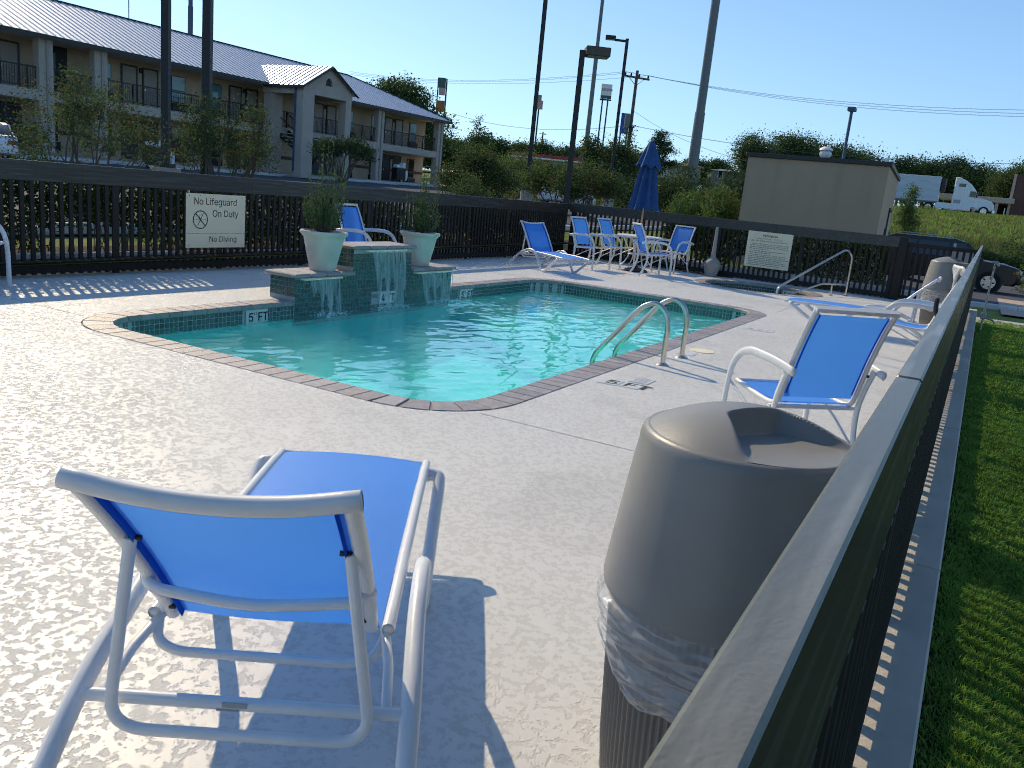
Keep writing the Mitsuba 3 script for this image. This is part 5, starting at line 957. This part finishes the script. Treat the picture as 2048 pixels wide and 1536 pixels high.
# ---------------------------------------------------------------- trees and bushes
def plant(name, label, cat, x, y, ell, nc, per, rad, lsz, mats, seed, trunk=(.12, None), group=None, multi=0, z=None, up=.25, shell=.55, tops=14, ln=1.9):
    """ell: crown ellipsoids relative to the foot (dx, dy, z, rx, ry, rz)."""
    rng = np.random.default_rng(seed); z0 = zl(x, y, -.03) if z is None else z; E = [(x + a, y + b, z0 + c, *r) for a, b, c, *r in ell]
    cc, q = clumps(rng, E, nc, per, rad, shell); p = Proto(); k = rng.uniform(0, 1, len(q)); cm = np.repeat(rng.uniform(0, 1, nc), per); sel = np.floor((cm * .75 + k * .25) * len(mats)).astype(int).clip(0, len(mats) - 1)
    for i, m in enumerate(mats):
        if (sel == i).any(): p.add('foliage' if i == 0 else 'blossom' if m == 'm_pink' else 'foliage', MB().add(*leaves(rng, q[sel == i], lsz, up, ln)), m, kind=None)
    tp = cc[rng.choice(nc, min(tops, nc), replace=False)]; mb = MB()
    if multi:
        for i, t_ in enumerate(tp): limbs(rng, (x + rng.normal(0, .09), y + rng.normal(0, .09), z0 - .05), [t_], trunk[0] * rng.uniform(.7, 1.2), trunk[0] * .25, .12, 6, mb)
        p.add('stems', mb, 'm_bark', True)
    else:
        ht = trunk[1] or min(e_[2] - e_[5] * .3 for e_ in E); top = np.array([x, y, ht]); mb.tube(arc([(x, y, z0 - .1), (x + .02, y, (z0 + ht) / 2), top], 4), np.linspace(trunk[0] * 1.3, trunk[0] * .7, 9), 9)
        p.add('trunk', mb, 'm_bark', True); p.add('limbs', limbs(rng, top, tp, trunk[0] * .55, trunk[0] * .12, .15, 5), 'm_bark', True)
    return p.place(name, label, cat, group)
def vase(w, h, n, seed):
    rng = np.random.default_rng(seed); out = []
    for _ in range(n): a, r = rng.uniform(0, 2 * np.pi), w * rng.uniform(.25, 1) ** .7; out.append((r * math.cos(a), r * math.sin(a), h * (1 - .42 * (r / w) ** 2) * rng.uniform(.62, 1), .22 * w, .22 * w, .13 * h))
    return out
MY = ['m_leaf', 'm_leaf2', 'm_leaf', 'm_leaf3']
plant('crape_myrtle', 'spreading crape myrtle with pink tips in front of the motel, behind the left fence', 'tree', -14.0, 9.6, vase(1.15, 2.5, 30, 3), 390, 24, .12, .026, MY + ['m_rustleaf'], 3, (.028, None), None, 1, None, .5, .5, 22)
plant('crape_myrtle', 'second crape myrtle right of the two dark posts', 'tree', -14.1, 12.75, vase(1.05, 2.5, 30, 4), 390, 24, .12, .027, MY + ['m_rustleaf'], 4, (.028, None), None, 1, None, .5, .5, 22)
plant('crape_myrtle', 'small dark tree with bare stems under the motel porch', 'tree', -32.5, 38.0, [(0, 0, 2.2, 1.3, 1.3, .5), (.6, .8, 1.9, .9, .9, .45), (-.8, -.5, 1.9, .8, .8, .4)], 130, 26, .22, .075, ['m_leaf3', 'm_pine'], 5, (.05, None), None, 1)
plant('bush', 'big leafy bush right of the motel end, topped with red tips', 'bush', -17.9, 28.9, [(0, 0, 1.5, 1.15, 1.15, 1.0), (.9, .5, 1.2, .8, .8, .8), (-.9, -.4, 1.0, .8, .8, .7), (.1, 0, 1.85, .7, .7, .6)], 420, 30, .20, .05, MY + ['m_rustleaf'], 6, (.03, None), None, 1)
plant('bush', 'glossy rounded bush just behind the fence, right of the motel end', 'bush', -12.8, 20.3, [(0, 0, .75, .62, .62, .68), (.3, .2, .5, .5, .5, .5)], 260, 28, .12, .030, ['m_leaf', 'm_leaf3', 'm_leaf2'], 7, (.02, None), None, 1)
plant('bush', 'bush half hiding the white car, left of the square lamp post', 'bush', -17.4, 35.0, [(0, 0, 1.6, 1.1, 1.1, .75), (.9, .5, 1.4, .8, .8, .6), (-.8, -.5, 1.4, .8, .8, .6)], 330, 28, .20, .05, MY, 8, (.03, None), None, 1)
plant('bush', 'reddish topped bush half hiding the white car, right of the square lamp post', 'bush', -14.9, 32.8, [(0, 0, 1.6, 1.2, 1.2, .85), (.8, .5, 1.4, .8, .8, .6), (-.7, -.4, 1.3, .8, .8, .6)], 330, 28, .20, .05, MY + ['m_rustleaf'], 9, (.03, None), None, 1)
plant('bush', 'dark bush under the thick grey pole', 'bush', -14.0, 42.8, [(0, 0, 1.6, 1.7, 1.7, 1.3), (.9, .4, 1.2, 1.1, 1.1, 1.0), (-.9, -.4, 1.2, 1.0, 1.0, 1.0)], 420, 28, .24, .06, ['m_leaf3', 'm_leaf', 'm_leaf3'], 10, (.04, None), None, 1)
plant('bush', 'very dark rounded evergreen left of the tan building', 'bush', -11.0, 42.0, [(0, 0, 1.5, 1.5, 1.5, 1.35)], 330, 28, .2, .055, ['m_pine', 'm_leaf3'], 11, (.05, None), None, 1)
plant('bush', 'dark low bush behind the folded umbrella', 'bush', -17.2, 44.5, [(0, 0, 1.2, 1.9, 1.9, 1.1)], 300, 26, .24, .06, ['m_pine', 'm_leaf3'], 12, (.05, None), None, 1)
plant('oleander', 'bright green oleander with long leaves behind the far fence', 'bush', -7.85, 25.6, [(0, 0, .95, .85, .85, .70), (.5, .3, .85, .6, .6, .6)], 240, 26, .15, .032, ['m_oleander', 'm_oleander', 'm_leaf2'], 13, (.015, None), None, 1, None, .9, .5, 24, 5.5)
plant('oleander', 'taller oleander against the left wall of the tan building', 'bush', -6.55, 23.6, [(0, 0, 1.2, .42, .42, .75), (.0, .4, 1.0, .4, .4, .6)], 170, 26, .12, .030, ['m_oleander', 'm_leaf2'], 14, (.015, None), None, 1, None, .9, .5, 20, 5.5)
plant('weedy_shrub', 'yellow green feathery shrub left of the tan building', 'bush', -9.6, 33.0, [(0, 0, .9, .9, .9, .7)], 160, 24, .2, .03, ['m_leaf2', 'm_oleander'], 15, (.015, None), None, 1, None, .9, .5, 20, 4)
plant('bush', 'pale green shrubs at the foot of the bank right of the motel', 'bush', -31, 60, [(0, 0, 1.2, 2.6, 2.6, 1.3), (3, 1, .9, 2.2, 2.2, 1.1), (-4, -2, 1.0, 2.2, 2.2, 1.0)], 400, 24, .35, .10, ['m_leaf2', 'm_oleander', 'm_leaf3'], 16, (.04, None), None, 1)
plant('willow', 'yellow green drooping shrub right beside the motel end column', 'bush', -36.5, 66.0, [(0, 0, 2.2, 2.2, 2.2, 1.6), (1.8, .6, 1.6, 1.6, 1.6, 1.3)], 330, 26, .32, .085, ['m_leaf2', 'm_oleander', 'm_leaf2'], 17, (.05, None), None, 1, None, -.6)
plant('vine_tree', 'leafy tree wrapping the foot of the lamp and utility poles', 'tree', -24.0, 56.0, [(0, 0, 2.2, 2.0, 2.0, 1.8), (-1.2, -.6, 3.6, .7, .7, 1.3), (1.3, .6, 3.2, .9, .9, 1.2), (.4, .2, 4.0, .7, .7, .8)], 560, 28, .26, .085, ['m_leaf', 'm_leaf2', 'm_leaf3'], 18, (.09, None))
rng = np.random.default_rng(8); iv = np.stack([-30.06 + rng.normal(0, .28, 1500), 74.14 + rng.normal(0, .28, 1500), 1.2 + 7.0 * rng.uniform(0, 1, 1500) ** 1.2], 1); single('ivy', MB().add(*leaves(rng, iv, .11)), 'm_leaf2', False, 'green ivy climbing the lower half of the wooden pole', 'ivy')
plant('broad_tree', 'big rounded tree rising behind the motel roof', 'tree', -66.6, 87.6, [(0, 0, 8, 4.8, 4.8, 3.6), (-3, -1.5, 7.4, 3.4, 3.4, 3.0), (3.4, 1.6, 6.0, 3.0, 3.0, 3.0), (.5, 0, 9.8, 3.0, 3.0, 2.0)], 900, 30, .55, .17, ['m_leaf3', 'm_leaf', 'm_leaf3', 'm_leaf2'], 19, (.3, None))
plant('slim_tree', 'thin open tree just right of the motel end', 'tree', -60.0, 96.5, [(0, 0, 5.0, 1.3, 1.3, 2.8), (.8, .4, 3.6, 1.5, 1.5, 1.6)], 130, 24, .35, .13, ['m_leaf3', 'm_leaf'], 20, (.12, 3.5))
plant('round_tree', 'dark round tree right of the motel end, below the tall twin post sign', 'tree', -68, 112, [(0, 0, 3.4, 3.6, 3.6, 2.7)], 330, 28, .5, .2, ['m_leaf3', 'm_pine'], 21, (.2, None))
plant('pine_tree', 'dark pine with layered boughs between the umbrella and the thick pole', 'tree', -44.5, 122.2, [(0, 0, 7.6, .9, .9, .6), (-.4, .3, 6.5, 1.7, 1.7, .7), (.8, -.2, 5.3, 2.2, 2.2, .7), (-.9, .2, 4.3, 2.3, 2.3, .6), (1.3, 0, 3.4, 2.2, 2.2, .6), (-1.0, .4, 2.6, 2.4, 2.4, .6)], 330, 34, .3, .12, ['m_pine', 'm_pine', 'm_leaf3'], 22, (.14, 9.5), None, 0, 3.9)
TG = 'trees of the dark wood line'
trees = [
    (-23.8, 92.0, 9.58, 5.8, 'rounded pale green tree at the left of the wood line above the tan building', ['m_leaf', 'm_leaf3', 'm_leaf2']),
    (-22.6, 105.6, 10.94, 7.8, 'broad tree of the wood line behind the white roof vent', ['m_leaf3', 'm_leaf', 'm_pine']),
    (-19.5, 113.3, 10.8, 9.3, 'dark tree of the wood line left of the lone lamp post', ['m_leaf3', 'm_leaf', 'm_pine']),
    (-15.2, 117.0, 10.55, 8.5, 'low dark tree of the wood line right of the lone lamp post', ['m_leaf3', 'm_leaf', 'm_pine']),
    (-14.7, 159.3, 13.41, 7.2, 'dark tree just right of the tan building roof', ['m_leaf3', 'm_leaf', 'm_pine']),
    (-11.1, 164.6, 13.75, 10.0, 'dense dark tree behind the lorry trailer', ['m_leaf3', 'm_leaf', 'm_pine']),
    (-7.0, 164.9, 14.04, 10.0, 'tall tree with a gap of sky behind the lorry cab', ['m_leaf3', 'm_leaf', 'm_pine']),
    (-3.1, 165.0, 13.16, 10.7, 'drooping dark tree right of the lorry cab', ['m_leaf3', 'm_leaf', 'm_pine']),
    (0.2, 165.0, 11.61, 8.0, 'small dark tree left of the brown building', ['m_leaf3', 'm_leaf', 'm_pine']),
    (2.5, 140.0, 12.08, 8.0, 'tree cut by the right edge above the brown building', ['m_leaf', 'm_leaf3', 'm_leaf2']),
    (-121.5, 177.4, 12.34, 13.5, 'distant tree behind the dark round tree', ['m_leaf3', 'm_leaf', 'm_pine']),
    (-116.8, 180.5, 11.71, 13.5, 'distant tree left of the red canopy', ['m_leaf', 'm_leaf3', 'm_leaf2']),
    (-108.9, 185.4, 11.79, 12.4, 'distant tree over the left end of the red canopy', ['m_leaf3', 'm_leaf', 'm_pine']),
    (-104.2, 188.1, 12.8, 13.5, 'distant tree left of the tall dark post above the canopy', ['m_leaf', 'm_leaf3', 'm_leaf2']),
    (-99.9, 190.4, 13.51, 12.4, 'distant tree right of the tall dark post above the canopy', ['m_leaf3', 'm_leaf', 'm_pine']),
    (-94.8, 193.0, 12.85, 13.5, 'distant tree just left of the square lamp post', ['m_leaf', 'm_leaf3', 'm_leaf2']),
    (-90.6, 195.0, 13.05, 11.2, 'distant tree between the square lamp post and the slim grey pole', ['m_leaf3', 'm_leaf', 'm_pine']),
    (-85.3, 197.3, 13.34, 13.5, 'distant tree right of the slim grey pole', ['m_leaf', 'm_leaf3', 'm_leaf2']),
    (-80.2, 199.5, 13.13, 13.5, 'distant tree behind the utility pole', ['m_leaf3', 'm_leaf', 'm_pine']),
    (-53.2, 166.7, 10.93, 8.2, 'distant tree left of the thick grey pole on the skyline', ['m_leaf', 'm_leaf3', 'm_leaf2']),
    (-48.6, 168.1, 10.97, 8.2, 'distant tree right of the thick grey pole on the skyline', ['m_leaf3', 'm_leaf', 'm_pine'])]
for i, (tx_, ty_, top_, wd_, lb_, mt_) in enumerate(trees):
    z0 = zl(tx_, ty_, -.1); h_ = top_ - z0; w_ = wd_ / 2; r2 = np.random.default_rng(100 + i)
    el = [(r2.uniform(-.5, .5) * w_, r2.uniform(-.5, .5) * w_, h_ * r2.uniform(.38, .72), w_ * r2.uniform(.5, .75), w_ * r2.uniform(.5, .75), h_ * r2.uniform(.22, .32)) for _ in range(4)] + [(0, 0, h_ * .80, w_ * .5, w_ * .5, h_ * .19)]
    D_ = math.hypot(tx_, ty_); plant('wood_tree', lb_, 'tree', tx_, ty_, el, int(260 + 110 * w_), 28, .13 * w_ + .12, .0011 * D_, mt_, 100 + i, (.05 * w_ + .05, None), None, 0, None, .25, .6)
plant('sapling', 'slender young tree at the right end of the tan building', 'tree', -4.75, 60, [(0, 0, 2.4, .42, .42, 1.3), (.15, 0, 1.6, .75, .75, .9), (.1, .1, 3.3, .25, .25, .6)], 150, 24, .16, .065, ['m_leaf2', 'm_leaf', 'm_oleander'], 40, (.05, None))
hl = Proto(); rng = np.random.default_rng(9); q = np.stack([rng.uniform(-8, 12, 26000), rng.uniform(46.5, 48.3, 26000), np.zeros(26000)], 1); q[:, 2] = zt(q[:, 0], q[:, 1]) + 1.25 * rng.uniform(0, 1, 26000) ** .6 * (.75 + .5 * meshkit.noise(q * [.8, .8, 0], 4)); hl.add('foliage', MB().add(*leaves(rng, q, .075)), 'm_pine'); hl.place('roadside_hedge', 'long dark hedge at the foot of the grass bank', 'hedge')
rng = np.random.default_rng(10); n = 60000; x, y = rng.uniform(-34, 26, n), 49 + 55 * rng.uniform(0, 1, n) ** .8; pt = meshkit.fbm(np.stack([x * .13, y * .09, x * 0], -1), 3, 5); h = (.18 + .9 * ss(.45, .75, pt)) * rng.uniform(.4, 1.2, n) * ss(104, 90, y) + .1; a = rng.uniform(0, 2 * np.pi, n); lean = rng.normal(0, .3, (n, 2)) * h[:, None]
b = np.stack([x, y, zt(x, y) - .02], 1); e_ = np.stack([np.cos(a), np.sin(a), a * 0], 1) * (.06 * rng.uniform(.6, 1.4, n))[:, None]; v = np.stack([b - e_, b + e_, b + np.c_[lean, h]], 1).reshape(-1, 3); tri = np.arange(n * 3).reshape(-1, 3); dk = pt > .60
wb = Proto(); wb.add('tall_grass', MB().add(v, tri[~dk & (rng.uniform(0, 1, n) < .55)]), 'm_grassdry', kind='stuff'); wb.add('weeds', MB().add(v, tri[dk]), 'm_leaf2', kind='stuff'); wb.add('green_grass', MB().add(v, tri[~dk & (rng.uniform(0, 1, n) < .5)]), 'm_grass', kind='stuff'); wb.place('bank_grass', 'tall yellow green grass and weeds on the roadside bank', 'grass', kind='stuff')
plant('bush', 'dense dark bush on the bank at the right edge', 'bush', 3.0, 52.0, [(0, 0, 1.0, 2.4, 2.0, 1.1), (2.5, 0, .8, 1.8, 1.8, .9)], 300, 26, .3, .085, ['m_leaf3', 'm_leaf', 'm_pine'], 41, (.04, None), None, 1)
plant('bush', 'pale leafed bush at the right edge, beyond the lawn', 'bush', 1.95, 36.5, [(0, 0, .6, .8, .8, .8), (.5, 0, .9, .6, .6, .6)], 170, 26, .14, .045, ['m_oleander', 'm_leaf2'], 42, (.02, None), None, 1)
